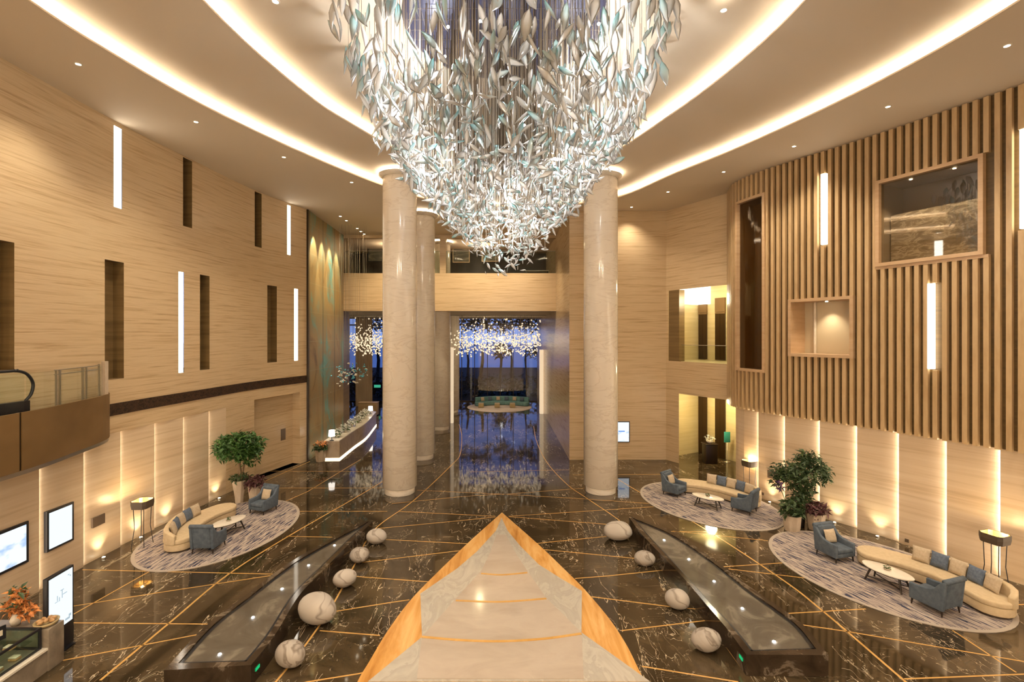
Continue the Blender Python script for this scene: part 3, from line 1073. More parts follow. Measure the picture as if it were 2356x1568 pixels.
# glass balustrade in the upper lobby opening
t = thing('glass_railing', 'glass railing with one dark post in the upper opening beside the slatted wall', 'railing')
p, q = mw.pt(hu[0] + .2, -.25), mw.pt(mw.L - .05, -.25)
mb = MB()
mb.quad((p.x, p.y, hu[2]), (q.x, q.y, hu[2]), (q.x, q.y, hu[2] + 1.0), (p.x, p.y, hu[2] + 1.0))
mb.build('pane', M['glass'], t)
MB().cyl((p.x + .25, p.y - .4, hu[2] - .02), (p.x + .25, p.y - .4, hu[2] + .95), .03).build('post', M['black'], t)
mb = MB()
mb.tube([(p.x, p.y, hu[2] + 1.0), (q.x, q.y, hu[2] + 1.0)], .015)
mb.build('handrail', M['steel'], t)
jm = MB()
A_, B_ = mw.pt(hu[0], -.02), mw.pt(mw.at_px(1562), -.02)
A2, B2 = mw.pt(hu[0], -.5), mw.pt(mw.at_px(1562), -.5)
jm.hexa([(p.x, p.y, hu[2]) for p in (A_, B_, B2, A2)] + [(p.x, p.y, hu[3]) for p in (A_, B_, B2, A2)])
struct(jm.build('trim_3', M['recess_stone']))
# podium with flowers and a teal sign inside the doorway
c = fl(1633, 1064)
t = thing('concierge_podium', 'dark wooden podium standing in the lobby doorway', 'podium', c)
MB().box(-.35, .35, -.3, .3, 0, 1.15).build('body', M['dark_wood'], t, bevel=.02)
MB().box(-.4, .4, -.35, .35, 1.15, 1.2).build('top', M['dark_wood'], t, bevel=.01)


def blob_leaves(mb, c, rx, ry, rz, n, size, seed, shell=.35, asp=.4):
    r = random.Random(seed)
    for _ in range(n):
        while True:
            d = Vector((r.uniform(-1, 1), r.uniform(-1, 1), r.uniform(-1, 1)))
            if .05 < d.length <= 1:
                break
        d = d.normalized() * (1 - shell * r.random() ** 1.5)
        p = Vector(c) + Vector((d.x * rx, d.y * ry, d.z * rz))
        s = size * r.uniform(.6, 1.25)
        m = Euler((r.uniform(-.9, .9), r.uniform(-.9, .9), r.uniform(0, 6.3))).to_matrix()
        w = s * asp
        q = [m @ Vector(v) for v in ((0, 0, 0), (s * .35, w * .5, .1 * s), (s, 0, -.12 * s), (s * .35, -w * .5, .1 * s), (s * .5, 0, .02 * s))]
        mb.add([p + v for v in q], [(0, 3, 4), (3, 2, 4), (2, 1, 4), (1, 0, 4)])
    return mb


t = thing('flower_vase', 'white flower arrangement in a low bowl on the dark lobby podium', 'flowers', c + Vector((0, 0, 1.2)))
MB().lathe([(.10, 0), (.2, .1), (.21, .16)], 14).build('bowl', M['white_marble'], t, True)
blob_leaves(MB(), (0, 0, .3), .26, .2, .17, 90, .14, 5).build('blooms', M['flower_white'], t)
c = fl(1673, 1062)
t = thing('teal_sign_stand', 'teal sign board on a thin stand in the lobby doorway', 'sign', c)
MB().lathe([(.2, 0), (.2, .03), (.03, .05), (.02, .06), (.02, 1.2)], 14).build('stand', M['steel'], t, True)
MB().box(-.19, .19, -.02, .02, 1.2, 1.85).build('board', M['teal_sign'], t, bevel=.015)

# behind-camera enclosure, artwork wall, side walls of the entrance
mb = MB()
mb.quad((-22, -15.6, 0), (24, -15.6, 0), (24, -15.6, ZC + .4), (-22, -15.6, ZC + .4))
struct(mb.build('wall_front', M['travertine']))
aw = seg(P2(-10.0, 24.76), P2(-10.2, 31.0))
wfeat = struct(cells(MB(), aw, 0, aw.L, 0, ZC + .2, []).build('wall_feature', M['patina']))
MB().box(-10.06 * U, -9.94 * U, 24.68 * U, 24.78 * U, 0, ZC).build('edge_trim', M['dark_bronze'], wfeat)
mb = MB()
mb.quad((-10.2 * U, 31 * U, 0), (-10.5 * U, 33.2 * U, 0), (-10.5 * U, 33.2 * U, ZC), (-10.2 * U, 31 * U, ZC))
mb.quad((-10.5 * U, 33.2 * U, 0), (-16.5 * U, 33.2 * U, 0), (-16.5 * U, 33.2 * U, ZC), (-10.5 * U, 33.2 * U, ZC))
mb.quad((-16.5 * U, 33.2 * U, 0), (-16.5 * U, 47.2 * U, 0), (-16.5 * U, 47.2 * U, ZC), (-16.5 * U, 33.2 * U, ZC))
struct(mb.build('wall_entrance', M['recess_stone']))

# bridge: fascia, upper lounge
zf0, zf1 = CH + 56 / F * 31 * U, CH + 143 / F * 31 * U
MBX = MB().box(-10.2 * U, 3.59 * U, 31 * U, 31.3 * U, zf0, zf1)
bridge = struct(MBX.build('trim_1', M['travertine']))
mb = MB()
mb.box(-16.5 * U, 3.59 * U, 31.3 * U, 47 * U, zf0 + .05, zf0 + .4)
struct(mb.build('ceiling_entrance', M['ceiling_paint']))
mb = MB()
mb.box(-16.5 * U, 3.59 * U, 31.3 * U, 38 * U, zf1 - .5, zf1 - .35)
struct(mb.build('floor_upper_lounge', M['recess_stone']))
mb = MB()
mb.quad((-16.5 * U, 38 * U, zf0), (3.59 * U, 38 * U, zf0), (3.59 * U, 38 * U, ZC), (-16.5 * U, 38 * U, ZC))
struct(mb.build('wall_upper_lounge', M['lounge_dark']))
mb = MB()
for x0, x1 in ((-3.95, -3.55),):
    mb.box(x0 * U, x1 * U, 31.0 * U, 31.6 * U, zf1, ZC)
mb.box(-10.2 * U, 3.59 * U, 31.02 * U, 31.4 * U, ZC - .22, ZC)
struct(mb.build('trim_2', M['travertine']))
zr = CH + (771 - 577) / F * 31 * U
t = thing('bridge_balustrade', 'long clear glass balustrade along the top of the beige bridge at the back', 'railing')
for x0, x1 in ((-10.15, -6.2), (-6.15, -2.9), (-2.85, .35), (.4, 3.55)):
    MB().box(x0 * U, x1 * U, 31.08 * U, 31.1 * U, zf1, zr).build('glass_panel', M['glass'], t)
MB().box(-10.15 * U, 3.55 * U, 31.06 * U, 31.12 * U, zr, zr + .03).build('handrail', M['steel'], t)
for (x0, x1, y0, y1, lab) in ((848, 879, 560, 600, 'framed ink landscape picture on the dark upper lounge wall behind the first big column'), (1043, 1079, 555, 602, 'framed landscape picture standing above the bridge at its plain stone end'),
                              (1110, 1145, 560, 600, 'framed ink picture in the middle of the upper lounge above the bridge')):
    a, b = at(x0, y1, 36 * U), at(x1, y0, 36 * U)
    t = thing('framed_picture', lab, 'picture', (a.x, a.y, a.z), 0, 'pictures in the upper lounge')
    w, h = b.x - a.x, b.z - a.z
    mb = MB()
    for q in ((-.06, w + .06, -.06, 0), (-.06, w + .06, h, h + .06), (-.06, 0, 0, h), (w, w + .06, 0, h)):
        mb.box(q[0], q[1], -.03, .05, q[2], q[3])
    mb.build('frame', M['frame_wood'] if x0 > 900 else M['black'], t)
    MB().box(0, w, 0, .04, 0, h).build('picture', M['picture'], t)
    MB().box(w * .3, w * .7, .05, 38 * U - 36 * U - .02, h * .4, h * .5).build('wall_bracket', M['black'], t)
a = at(1262, 612, 34 * U)
t = thing('lounge_console', 'pale console table at the end of the upper lounge behind the glass balustrade', 'table', (a.x - 1.0, a.y, zf1 - .35))
MB().box(-1.0, 1.0, -.3, .3, .95, 1.02).build('top', M['white_marble'], t)
for sx in (-.9, .9):
    MB().box(sx - .05, sx + .05, -.25, .25, 0, .95).build('leg', M['dark_wood'], t)
lamp('POINT', 'lounge_lamp', (-1.5 * U, 34 * U, ZC - .8), 90, WARM, .2)
lamp('POINT', 'lounge_lamp', (-8 * U, 34 * U, ZC - .8), 70, WARM, .2)

# ------------------------------------------------------------------ columns
def column(x, y, lab, top=ZC, r=.70 * U):
    t = thing('round_column', lab, 'column', (x, y, 0), 0, 'marble columns')
    MB().lathe([(r * .885, 0), (r * .885, .3)], 48).build('plinth', M['column_marble'], t, True, bevel=.01)
    prof = [(r * .93, .30), (r, .34), (r, top - .5), (r, top - .3)]
    MB().lathe(prof, 56).build('shaft', M['column_marble'], t, True)
    MB().lathe([(r, top - .31), (r * 1.10, top - .26), (r * 1.24, top - .16), (r * 1.24, top - .13)], 48).build('capital', M['white_marble'], t, True)
    MB().lathe([(r * 1.16, top - .128), (r * 1.16, top - .07)], 48).build('light_ring', M['e_ring'], t)
    MB().lathe([(r * .9, top - .13), (r * .9, top)], 40).build('neck', M['column_marble'], t)
    return t


column(-4.19 * U, 19.86 * U, 'big pale marble column in front on the left of the central axis', ZC + GAP)
column(4.18 * U, 20.0 * U, 'big pale marble column standing alone on the right, beside the lit wall screen', ZC + GAP)
column(-4.2 * U, 25.4 * U, 'pale marble column directly behind the big left column, in front of the bridge')
column(-4.2 * U, 33.2 * U, 'slimmer-looking marble column under the bridge, beyond the one in front of it')
column(-4.2 * U, 40.5 * U, 'farthest marble column under the bridge, next to the blue window')

# ------------------------------------------------------------------ far window, evening outside
YW = 47 * U
t = struct(bpy.data.objects.new('window_1', None))
COL.objects.link(t)
MB().box(-16.5 * U, 3.59 * U, YW, YW + .03, .0, zf0 + .1).build('pane', M['glass_window'], t)
mb = MB()
x = -16.5 * U
while x < 3.6 * U:
    mb.box(x - .04, x + .04, YW - .1, YW + .1, 0, zf0 + .1)
    x += 1.52
mb.box(-16.5 * U, 3.59 * U, YW - .1, YW + .1, zf0 - .75, zf0 - .6)
mb.box(-16.5 * U, 3.59 * U, YW - .1, YW + .1, 0, .12)
mb.build('mullions', M['dark_bronze'], t)
mb = MB()
mb.box(-120, 120, YW + .2, YW + 120, -.6, -.05)
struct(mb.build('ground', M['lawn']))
mb = MB()
mb.box(-300, 300, YW + 60, YW + 400, -.1, .0)
tag(mb.build('sea_water', M['sea']), 'dark blue water beyond the trees outside the far window', 'water', None, 'stuff')
for k, (px, yb, wd, lab) in enumerate(((1075, 62, .55, 'dark tree outside the far window, nearest the pale columns'), (1107, 60, .7, 'dark tree with thick trunk outside the far window, second from the columns'), (1150, 66, .6, 'dark low-branched tree in the middle of the far window'),
                                       (1177, 61, .5, 'dark slim tree outside the far window, just right of its middle'), (1212, 64, .4, 'dark thin tree outside the far window near the polished wall'), (1238, 60, .8, 'dark bushy tree at the window edge next to the polished wall'), (868, 62, .8, 'dark tree outside the window strip seen behind the reception'))):
    b = at(px, 900, yb * 1.0 + 8)
    t = thing('tree', lab, 'tree', (b.x, b.y, -.05), 0, 'trees outside the window')
    r2 = random.Random(k)
    pth = [(0, 0, 0), (r2.uniform(-.1, .1), 0, 2), (r2.uniform(-.3, .3), 0, 4.2), (r2.uniform(-.4, .4), 0, 6)]
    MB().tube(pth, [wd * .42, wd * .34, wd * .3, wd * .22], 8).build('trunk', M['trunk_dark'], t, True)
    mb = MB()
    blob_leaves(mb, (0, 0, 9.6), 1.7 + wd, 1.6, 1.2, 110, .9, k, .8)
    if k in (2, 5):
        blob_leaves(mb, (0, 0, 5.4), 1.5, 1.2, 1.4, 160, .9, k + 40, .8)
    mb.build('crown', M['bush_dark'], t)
mb = MB()
blob_leaves(mb, (-12, YW + 6, 1.1), 24, 2.5, 1.9, 3600, .8, 77, .95)
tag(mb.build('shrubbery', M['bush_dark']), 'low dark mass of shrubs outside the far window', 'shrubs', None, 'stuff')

# ------------------------------------------------------------------ downlights
def downlight(px, py, z, lab, energy, ang=1.9, r=.07, grp='ceiling downlights'):
    c = at(px, py, (CH - z) * F / (py - CY))
    t = thing('downlight', lab, 'light', (c.x, c.y, z), 0, grp)
    MB().lathe([(r * 1.5, -.012), (r * 1.5, .0), (r, 0), (r, -.012)], 16).build('trim_ring', M['white_marble'], t)
    MB().lathe([(r, -.012), (r, -.004)], 16).build('lens', M['e_down'], t)
    if energy:
        lamp('SPOT', 'lamp', (0, 0, -.06), energy, (1, .86, .66), .12, t, (0, 0, 0), ang, .9)
    return t


EN = 600
for k, (px, py) in enumerate(((180, 147), (451, 280), (653, 361), (809, 419))):
    downlight(px, py, ZC, 'small ceiling downlight over the left stone wall, %s in the row counted from the camera' % ORD[k], EN)
for k, (px, py) in enumerate(((2317, 105), (2043, 245), (1827, 336), (1665, 395), (1537, 441), (1453, 476))):
    downlight(px, py, ZC, 'small ceiling downlight along the slatted wall side, %s in the row counted from the camera' % ORD[k], EN if k < 4 else EN * .6)
downlight(634, 3, ZC + GAP, 'downlight in the raised ceiling at the top edge, on the side of the left wall', EN)
downlight(1665, 23, ZC + GAP, 'downlight in the raised ceiling at the top edge, on the side of the slatted wall', EN)
for k, (px, py) in enumerate(((783, 497), (797, 507), (822, 525), (830, 532), (838, 538))):
    downlight(px, py, ZC, 'tiny downlight near the green patina panels, %s in its row counted from the camera' % ORD[k], 0, 1.2, .08, 'downlights by the patina panels')
for x_, y_, e_ in ((-8, 27, 800), (-2, 28.6, 900), (1.2, 28.6, 800), (-6, 29.2, 800)):  # spots without fixtures, added to brighten the bridge fascia
    lamp('SPOT', 'bridge_fill_lamp', (x_ * U, y_ * U, ZC - .06), e_, (1, .80, .52), .12, None, (math.radians(14), 0, 0), 1.9, .9)
for yy in (25.6, 26.9, 28.2, 29.5):
    o = lamp('SPOT', 'patina_lamp', (-9.35 * U, yy * U, ZC - .05), 1500, (1, .9, .7), .05, None, (0, math.radians(13), 0), .62, .5)
# unseen fill lamps added over the camera end and the walls
for x, y in ((-11, 1), (-11, 6), (12.5, 1), (12.8, 6), (-5, -4), (5, -4), (0, -1), (-3, 4), (3, 4)):
    lamp('SPOT', 'hall_fill_lamp', (x * U, y * U, ZC - .06), EN * 1.2, (1, .86, .66), .15, None, (0, 0, 0), 2.4, .9)
for k, (x, y) in enumerate(((-12.5, 37), (-5, 36), (0, 36), (-1.5, 42))):  # unseen spots added to brighten the entrance floor
    lamp('SPOT', 'entrance_fill_lamp', (x * U, y * U, zf0), 520, (1, .80, .52), .12, None, (0, 0, 0), 2.3, .9)

for x, y, z in ((-7, -9, 6.5), (0, -10, 7.0), (7, -9, 6.5)):  # unseen point lamps added behind the camera as frontal fill
    lamp('POINT', 'rear_fill_lamp', (x, y, z), 1500, (1, .85, .64), .5)

# floor uplights against the walls
UP = [(228, 1286, -1), (315, 1230, -1), (383, 1196, -1), (497, 1142, -1), (1776, 1154, 1), (1925, 1206, 1), (2024, 1238, 1)]
ul = ['wall uplight on the floor left, nearest the standing screen', 'wall uplight on the floor beside the left floor lamp', 'wall uplight on the floor behind the left curved sofa back', 'wall uplight on the floor beside the tall round-crowned tree',
      'wall uplight on the floor between the far rug and the big plant', 'wall uplight on the floor behind the armchair by the big plant', 'wall uplight on the floor at the chaise end of the nearer right sofa']
for k, (px, py, sd) in enumerate(UP):
    cv = LW if sd < 0 else RW
    s_ = cv.at_px(px)
    p = cv.pt(s_, .16)
    t = thing('floor_uplight', ul[k], 'light', (p.x, p.y, 0), 0, 'floor uplights along the walls')
    MB().lathe([(.07, 0), (.07, .04), (.055, .05)], 14).build('housing', M['steel'], t)
    MB().lathe([(.045, .05), (.045, .056)], 14).build('lens', M['e_up'], t)
    lamp('SPOT', 'lamp', (0, 0, .1), 55, (1, .84, .55), .05, t, (PI, 0, 0), 1.6, .9)

# ------------------------------------------------------------------ chandelier
CHX, CHY = .10, 10.7 * U
PROF = [(7.7, .10), (8.05, .40), (8.5, .85), (9.1, 1.36), (10.1, 2.16), (11.1, 2.8), (12.05, 3.2), (13.0, 3.55), (13.35, 3.62)]


def crad(z):
    for (a, ra), (b, rb) in zip(PROF, PROF[1:]):
        if a <= z <= b:
            return ra + (rb - ra) * (z - a) / (b - a)
    return PROF[-1][1]


chand = thing('chandelier', 'huge inverted-cone chandelier of white and turquoise glass leaves hanging from the ceiling', 'chandelier', (CHX, CHY, 0))
zcan = ZC + 2 * GAP
MB().lathe([(2.6, zcan - .10), (2.7, zcan - .04), (2.7, zcan)], 48).build('canopy', M['canopy'], chand, True)
mb = MB()
for k in range(-6, 7):
    h = math.sqrt(max(2.55 ** 2 - (k * .42) ** 2, 0))
    mb.box(k * .42 - .005, k * .42 + .005, -h, h, zcan - .19, zcan - .175)
    mb.box(-h, h, k * .42 - .005, k * .42 + .005, zcan - .172, zcan - .157)
mb.build('mesh_grid', M['mesh_rod'], chand)
LEAF = [(0, .03, 0), (.15, .6, .015), (.4, 1.0, .03), (.66, .74, .02), (.88, .28, .0), (1.0, .02, -.02)]


def leaf(mb, p, L, w, rot, tint, local=False):
    vs, fs, tn = [], [], []
    n = 6
    for (t, rr, bend) in LEAF:
        for i in range(n):
            a = 2 * PI * i / n
            v = Vector((math.cos(a) * rr * w / 2, math.sin(a) * rr * w * .16 + bend * L, -t * L + L / 2))
            vs.append(p + rot @ v)
            tn.append(max(0.0, tint * (1.2 - 1.3 * t)))
    m = len(LEAF)
    for k in range(m - 1):
        for i in range(n):
            j = (i + 1) % n
            fs.append((k * n + i, (k + 1) * n + i, (k + 1) * n + j, k * n + j))
    mb.add(vs, fs, tn)


leaves = []
rl = random.Random(3)
zz = []
while len(zz) < 3000:
    z = rl.uniform(7.8, 13.3)
    # denser low down, sparse at the very tip
    d = 1.0 if z < 10.0 else 1.0 - .86 * min(1, (z - 10.0) / 1.9)
    if z < 8.5:
        d = .10 + .6 * (z - 7.8) / .7
    if rl.random() < d * (crad(z) + .3) / 3.2:
        zz.append(z)
for z in zz:
    r0 = crad(z)
    a = rl.uniform(0, 2 * PI)
    fill = rl.random()
    if z < 10.4 and fill < .38:
        r = r0 * math.sqrt(rl.random())
    else:
        r = r0 + rl.gauss(0, .13) - abs(rl.gauss(0, .12))
    f = min(1, max(0, (z - 8.6) / 3.6))
    L = (.19 + .34 * f) * rl.uniform(.75, 1.25) * U
    w = L * rl.uniform(.26, .38)
    tilt = .95 - .72 * f
    rot = Euler((rl.gauss(0, tilt), rl.gauss(0, tilt), rl.uniform(0, 6.28))).to_matrix()
    tint = 0 if rl.random() < .62 else rl.uniform(.35, 1.0)
    p = Vector((r * math.cos(a) * U, r * math.sin(a) * U, z * U))
    leaves.append((p, L, w, rot, tint))
# the hundred that show largest become parts of their own
leaves.sort(key=lambda q: -q[1] / max(2.0, q[0].y + CHY) - (0 if q[0].z + 0 < CH + .72 * (q[0].y + CHY) else -9))
for p, L, w, rot, tint in leaves[:100]:
    mb = MB()
    leaf(mb, Vector((0, 0, 0)), L, w, rot, tint)
    o = mb.build('glass_leaf', M['leafglass'], chand, True)
    o.location = p
mb = MB()
for p, L, w, rot, tint in leaves[100:]:
    leaf(mb, p, L, w, rot, tint)
o = mb.build('glass_leaves', M['leafglass'], chand, True)
o['kind'] = 'stuff'
mb = MB()
for p, L, w, rot, tint in leaves[::6]:
    x, y = p.x, p.y
    w_ = .0045
    mb.hexa([(x - w_, y - w_, p.z), (x + w_, y - w_, p.z), (x + w_, y + w_, p.z), (x - w_, y + w_, p.z), (x - w_, y - w_, zcan - .15), (x + w_, y - w_, zcan - .15), (x + w_, y + w_, zcan - .15), (x - w_, y + w_, zcan - .15)])
o = mb.build('hanging_wires', M['wire'], chand)
o['kind'] = 'stuff'
mb = MB()
for k in range(420):
    a, r = rl.uniform(0, 6.28), 2.3 * math.sqrt(rl.random())
    x, y = r * math.cos(a), r * math.sin(a)
    zq = 9.0 + rl.uniform(0, 1.4)
    while crad(zq) * U < r + .25:
        zq += .1
    zb_ = zq * U
    mb.box(x - .006, x + .006, y - .006, y + .006, zb_, zcan - .12)
o = mb.build('hanging_rods', M['rod'], chand)
o['kind'] = 'stuff'
for k in range(70):
    z = rl.uniform(8.9, 12.8)
    a = rl.uniform(0, 6.28)
    r = crad(z) * math.sqrt(rl.random()) * .9
    mb = MB()
    mb.ball((0, 0, 0), .035, n=8, m=5)
    o = mb.build('lamp_bead', M['e_spark'], chand, True)
    o.location = (r * math.cos(a) * U, r * math.sin(a) * U, z * U)
for (x, y, z, e) in ((0, .2, 9.0, 80), (.1, -.8, 9.6, 100), (1.3, -.7, 10.3, 170), (-1.3, -.7, 10.3, 170), (0, 1.6, 10.7, 150), (2.1, .9, 11.9, 210), (-2.1, .9, 11.9, 210), (1.5, -1.7, 11.8, 220), (-1.5, -1.7, 11.8, 220)):
    lamp('POINT', 'chandelier_lamp', (x * U, y * U, z * U), e, (1, .98, .95), .3, chand)

# ------------------------------------------------------------------ seating
def rounded_bar(mb, arc, half, z0, z1, nend=8):
    """solid of constant width following an arc, with round ends"""
    L, Rr = [], []
    for i, p in enumerate(arc):
        d = (arc[min(i + 1, len(arc) - 1)] - arc[max(i - 1, 0)]).normalized()
        nrm = Vector((-d.y, d.x)) * half
        L.append(p + nrm)
        Rr.append(p - nrm)
    d1 = (arc[-1] - arc[-2]).normalized()
    d0 = (arc[0] - arc[1]).normalized()
    e1 = [arc[-1] + Matrix.Rotation(-PI / 2 + PI * k / nend, 2) @ d1 * half for k in range(1, nend)]
    e0 = [arc[0] + Matrix.Rotation(-PI / 2 + PI * k / nend, 2) @ d0 * half for k in range(1, nend)]
    poly = Rr + e1 + L[::-1] + e0
    mb.prism([(p.x, p.y) for p in poly], z0, z1)


def arcpts(Rr, a0, a1, n=16, cy=0.0):
    return [Vector((Rr * math.sin(a0 + (a1 - a0) * k / n), cy + Rr * math.cos(a0 + (a1 - a0) * k / n))) for k in range(n + 1)]


RS, HS = 3.1, .54           # arc radius and half angle of the sofas
PIL = []


def sofa(loc, rz, flip, lab, where):
    t = thing('curved_sofa', lab, 'sofa', loc, rz, 'curved cream sofas')
    cy = -RS + .12
    A = arcpts(RS, -HS * .92, HS * .92, 18, cy)
    mb = MB()
    rounded_bar(mb, A, .42, .0, .06)
    mb.build('plinth', M['sofa_plinth'], t)
    mb = MB()
    rounded_bar(mb, A, .48, .06, .30)
    mb.build('base', M['sofa'], t, bevel=.03)
    mb = MB()
    rounded_bar(mb, A, .50, .30, .47)
    mb.build('seat', M['sofa'], t, bevel=.05, seg=3)
    # backrest wraps the outer side from mid length to the closed end
    sg = -1 if flip else 1
    B = arcpts(RS + .40, sg * -.14, sg * HS * .95, 14, cy)
    d = (B[-1] - B[-2]).normalized()
    e = Vector((d.y, -d.x)) * sg
    c = B[-1] - e * -.40
    endp = [B[-1] + (d * math.sin(q) * .40) + e * (.40 * (1 - math.cos(q))) for q in (.5, 1.0, 1.35)]
    B = B + endp
    hts = [min(.80, .50 + .45 * k / 5) if k < 5 else .80 for k in range(len(B))]
    for k in range(1, 4):
        hts[-k] = (.62, .70, .77)[k - 1]
    rings = []
    for i, p in enumerate(B):
        d = (B[min(i + 1, len(B) - 1)] - B[max(i - 1, 0)]).normalized()
        nr = Vector((-d.y, d.x)) * .085
        rings.append([(p.x + nr.x, p.y + nr.y, .30), (p.x + nr.x, p.y + nr.y, hts[i]), (p.x - nr.x, p.y - nr.y, hts[i]), (p.x - nr.x, p.y - nr.y, .30)])
    mb = MB()
    mb.loft(rings)
    mb.build('backrest', M['sofa'], t, bevel=.045, seg=3)
    # loose cushions
    for k in range(5):
        a = sg * (-.13 + .142 * k)
        px, py = (RS + .20) * math.sin(a), cy + (RS + .20) * math.cos(a)
        mt = Matrix.Rotation(rz, 4, 'Z')
        p = Vector(loc) + (mt @ Vector((px, py, 0)))
        kind = 'cream' if k % 2 == 0 else 'blue'
        nm = (('first', 'middle', 'last')[k // 2]) if k % 2 == 0 else ('first', 'second')[k // 2]
        PIL.append((p + Vector((0, 0, .70)), rz - a, kind, '%s %s square cushion on the %s, counted from its backless end' % (nm, kind, where)))
    return t


def cushion_mesh(s=.46, th=.17, n=8):
    mb = MB()
    vs, fs = [], []
    for side in (1, -1):
        for i in range(n + 1):
            for j in range(n + 1):
                u, v = -1 + 2 * i / n, -1 + 2 * j / n
                pin = 1 - .07 * (abs(u) ** 3) * (1 - abs(v)) * 0 - .0
                sx = u * (1 - .06 * (1 - v * v)) if abs(u) > .99 else u
                sz = v * (1 - .06 * (1 - u * u)) if abs(v) > .99 else v
                h = ((1 - u ** 4) * (1 - v ** 4)) ** .5
                vs.append((sx * s / 2, side * th / 2 * h, sz * s / 2))
    m = (n + 1) ** 2
    for i in range(n):
        for j in range(n):
            a, b, c, d = i * (n + 1) + j, (i + 1) * (n + 1) + j, (i + 1) * (n + 1) + j + 1, i * (n + 1) + j + 1
            fs.append((a, b, c, d))
            fs.append((m + d, m + c, m + b, m + a))
    mb.add(vs, fs)
    return mb


cush = {}


def place_cushion(p, rz, kind, lab, lean=-.28, grp='scatter cushions on the sofas'):
    if kind not in cush:
        o = cushion_mesh().build('scatter_cushion', M[kind + '_cushion'], None, True)
        cush[kind] = o
        tag(o, lab, 'cushion', grp)
    else:
        o = cush[kind].copy()
        COL.objects.link(o)
        tag(o, lab, 'cushion', grp)
    o.location = p
    o.rotation_euler = (lean, 0, rz)
    return o


def armchair_proto():
    t = thing('armchair', '', 'armchair', (0, 0, 0), 0, 'teal velvet armchairs')
    w, d = .42, .42
    prof = [(-d, .17), (-d, .62), (-.22, .62), (.02, .645), (.2, .73), (.32, .90), (.42, 1.0), (.5, .99), (.42, .17)]
    for sx in (-1, 1):
        mb = MB()
        x0, x1 = sorted((sx * w, sx * (w - .10)))
        n = len(prof)
        mb.add([(x0, y, z) for y, z in prof] + [(x1, y, z) for y, z in prof],
               [tuple(range(n)), tuple(range(2 * n - 1, n - 1, -1))] + [(i, n + i, n + (i + 1) % n, (i + 1) % n) for i in range(n)])
        mb.build('arm', M['chair'], t, bevel=.03, seg=3)
    mb = MB()
    iw = w - .10
    mb.hexa([(-iw, .26, .2), (iw, .26, .2), (iw, .41, .2), (-iw, .41, .2), (-iw, .34, 1.0), (iw, .34, 1.0), (iw, .52, .99), (-iw, .52, .99)])
    mb.build('backrest', M['chair'], t, bevel=.04, seg=3)
    mb = MB()
    mb.cyl((-iw - .08, .46, 1.0), (iw + .08, .46, 1.0), .075, n=12)
    mb.build('back_roll', M['chair'], t, True)
    MB().box(-iw, iw, -d + .01, .30, .17, .32).build('seat_base', M['chair'], t, bevel=.02)
    MB().box(-iw + .005, iw - .005, -d - .01, .29, .32, .47).build('seat_cushion', M['chair'], t, bevel=.045, seg=3)
    for sx in (-1, 1):
        for sy in (-.36, .36):
            mb = MB()
            mb.cyl((sx * .35, sy, .18), (sx * .37, sy * 1.04, 0), .03, .018, 8)
            mb.build('leg', M['dark_wood'], t)
    return t


def table_proto():
    t = thing('coffee_table', '', 'table', (0, 0, 0), 0, 'oval coffee tables')
    n = 40
    a, b = .70, .37

    def ell(k, s):
        ang = 2 * PI * k / n
        c, q = math.cos(ang), math.sin(ang)
        return (a * s * math.copysign(abs(c) ** .95, c), b * s * math.copysign(abs(q) ** 1.1, q))
    mb = MB()
    mb.prism([ell(k, 1) for k in range(n)], .44, .475)
    mb.build('tabletop', M['white_marble'], t, bevel=.008)
    mb = MB()
    mb.prism([ell(k, .9) for k in range(n)], .41, .44)
    mb.build('apron', M['dark_wood'], t)
    for sx in (-1, 1):
        for sy in (-1, 1):
            mb = MB()
            mb.cyl((sx * .38, sy * .13, .42), (sx * .50, sy * .26, 0), .035, .024, 8)
            mb.build('leg', M['dark_wood'], t)
    mb = MB()
    mb.cyl((-.45, -.21, .12), (.45, .21, .12), .018, n=8)
    mb.cyl((-.45, .21, .12), (.45, -.21, .12), .018, n=8)
    mb.build('stretcher', M['dark_wood'], t)
    return t


def lamp_proto():
    t = thing('floor_lamp', '', 'floor lamp', (0, 0, 0), 0, 'floor lamps')
    mb = MB()
    h0, h1 = 1.42, 1.70
    ang = [PI / 4 + k * PI / 2 for k in range(4)]

    def sq(r, z):
        q = []
        for k in range(4):
            a0 = ang[k]
            for e in (-.18, .18):
                q.append((r * math.cos(a0 + e), r * math.sin(a0 + e), z))
        return q
    mb.loft([sq(.335, h0), sq(.36, h0 + .14), sq(.36, h1)], True, False)
    mb.loft([sq(.33, h1), sq(.33, h0 + .14), sq(.305, h0)], True, False)
    q1, q2 = sq(.36, h1), sq(.33, h1)
    mb.loft([q1, q2], True, False)
    mb.build('lamp_shade', M['shade_black'], t)
    mb = MB()
    mb.loft([sq(.325, h1 - .01), sq(.325, h0 + .14), sq(.30, h0)], True, False)
    mb.build('gold_lining', M['shade_gold'], t)
    for k in range(4):
        a0 = ang[k]
        mb = MB()
        mb.tube([(.27 * math.cos(a0), .27 * math.sin(a0), h0 + .05), (.24 * math.cos(a0), .24 * math.sin(a0), .7), (.33 * math.cos(a0), .33 * math.sin(a0), 0)], .012, 6)
        mb.build('leg', M['black'], t)
    mb = MB()
    mb.ball((0, 0, h0 + .12), .06)
    mb.build('bulb', M['e_bulb'], t, True)
    mb = MB()
    mb.box(-.27, .27, -.012, .012, h0 + .04, h0 + .06)
    mb.box(-.012, .012, -.27, .27, h0 + .04, h0 + .06)
    mb.build('cross_bar', M['black'], t)
    lamp('POINT', 'lamp', (0, 0, h0 + .26), 26, (1, .72, .38), .05, t)
    return t


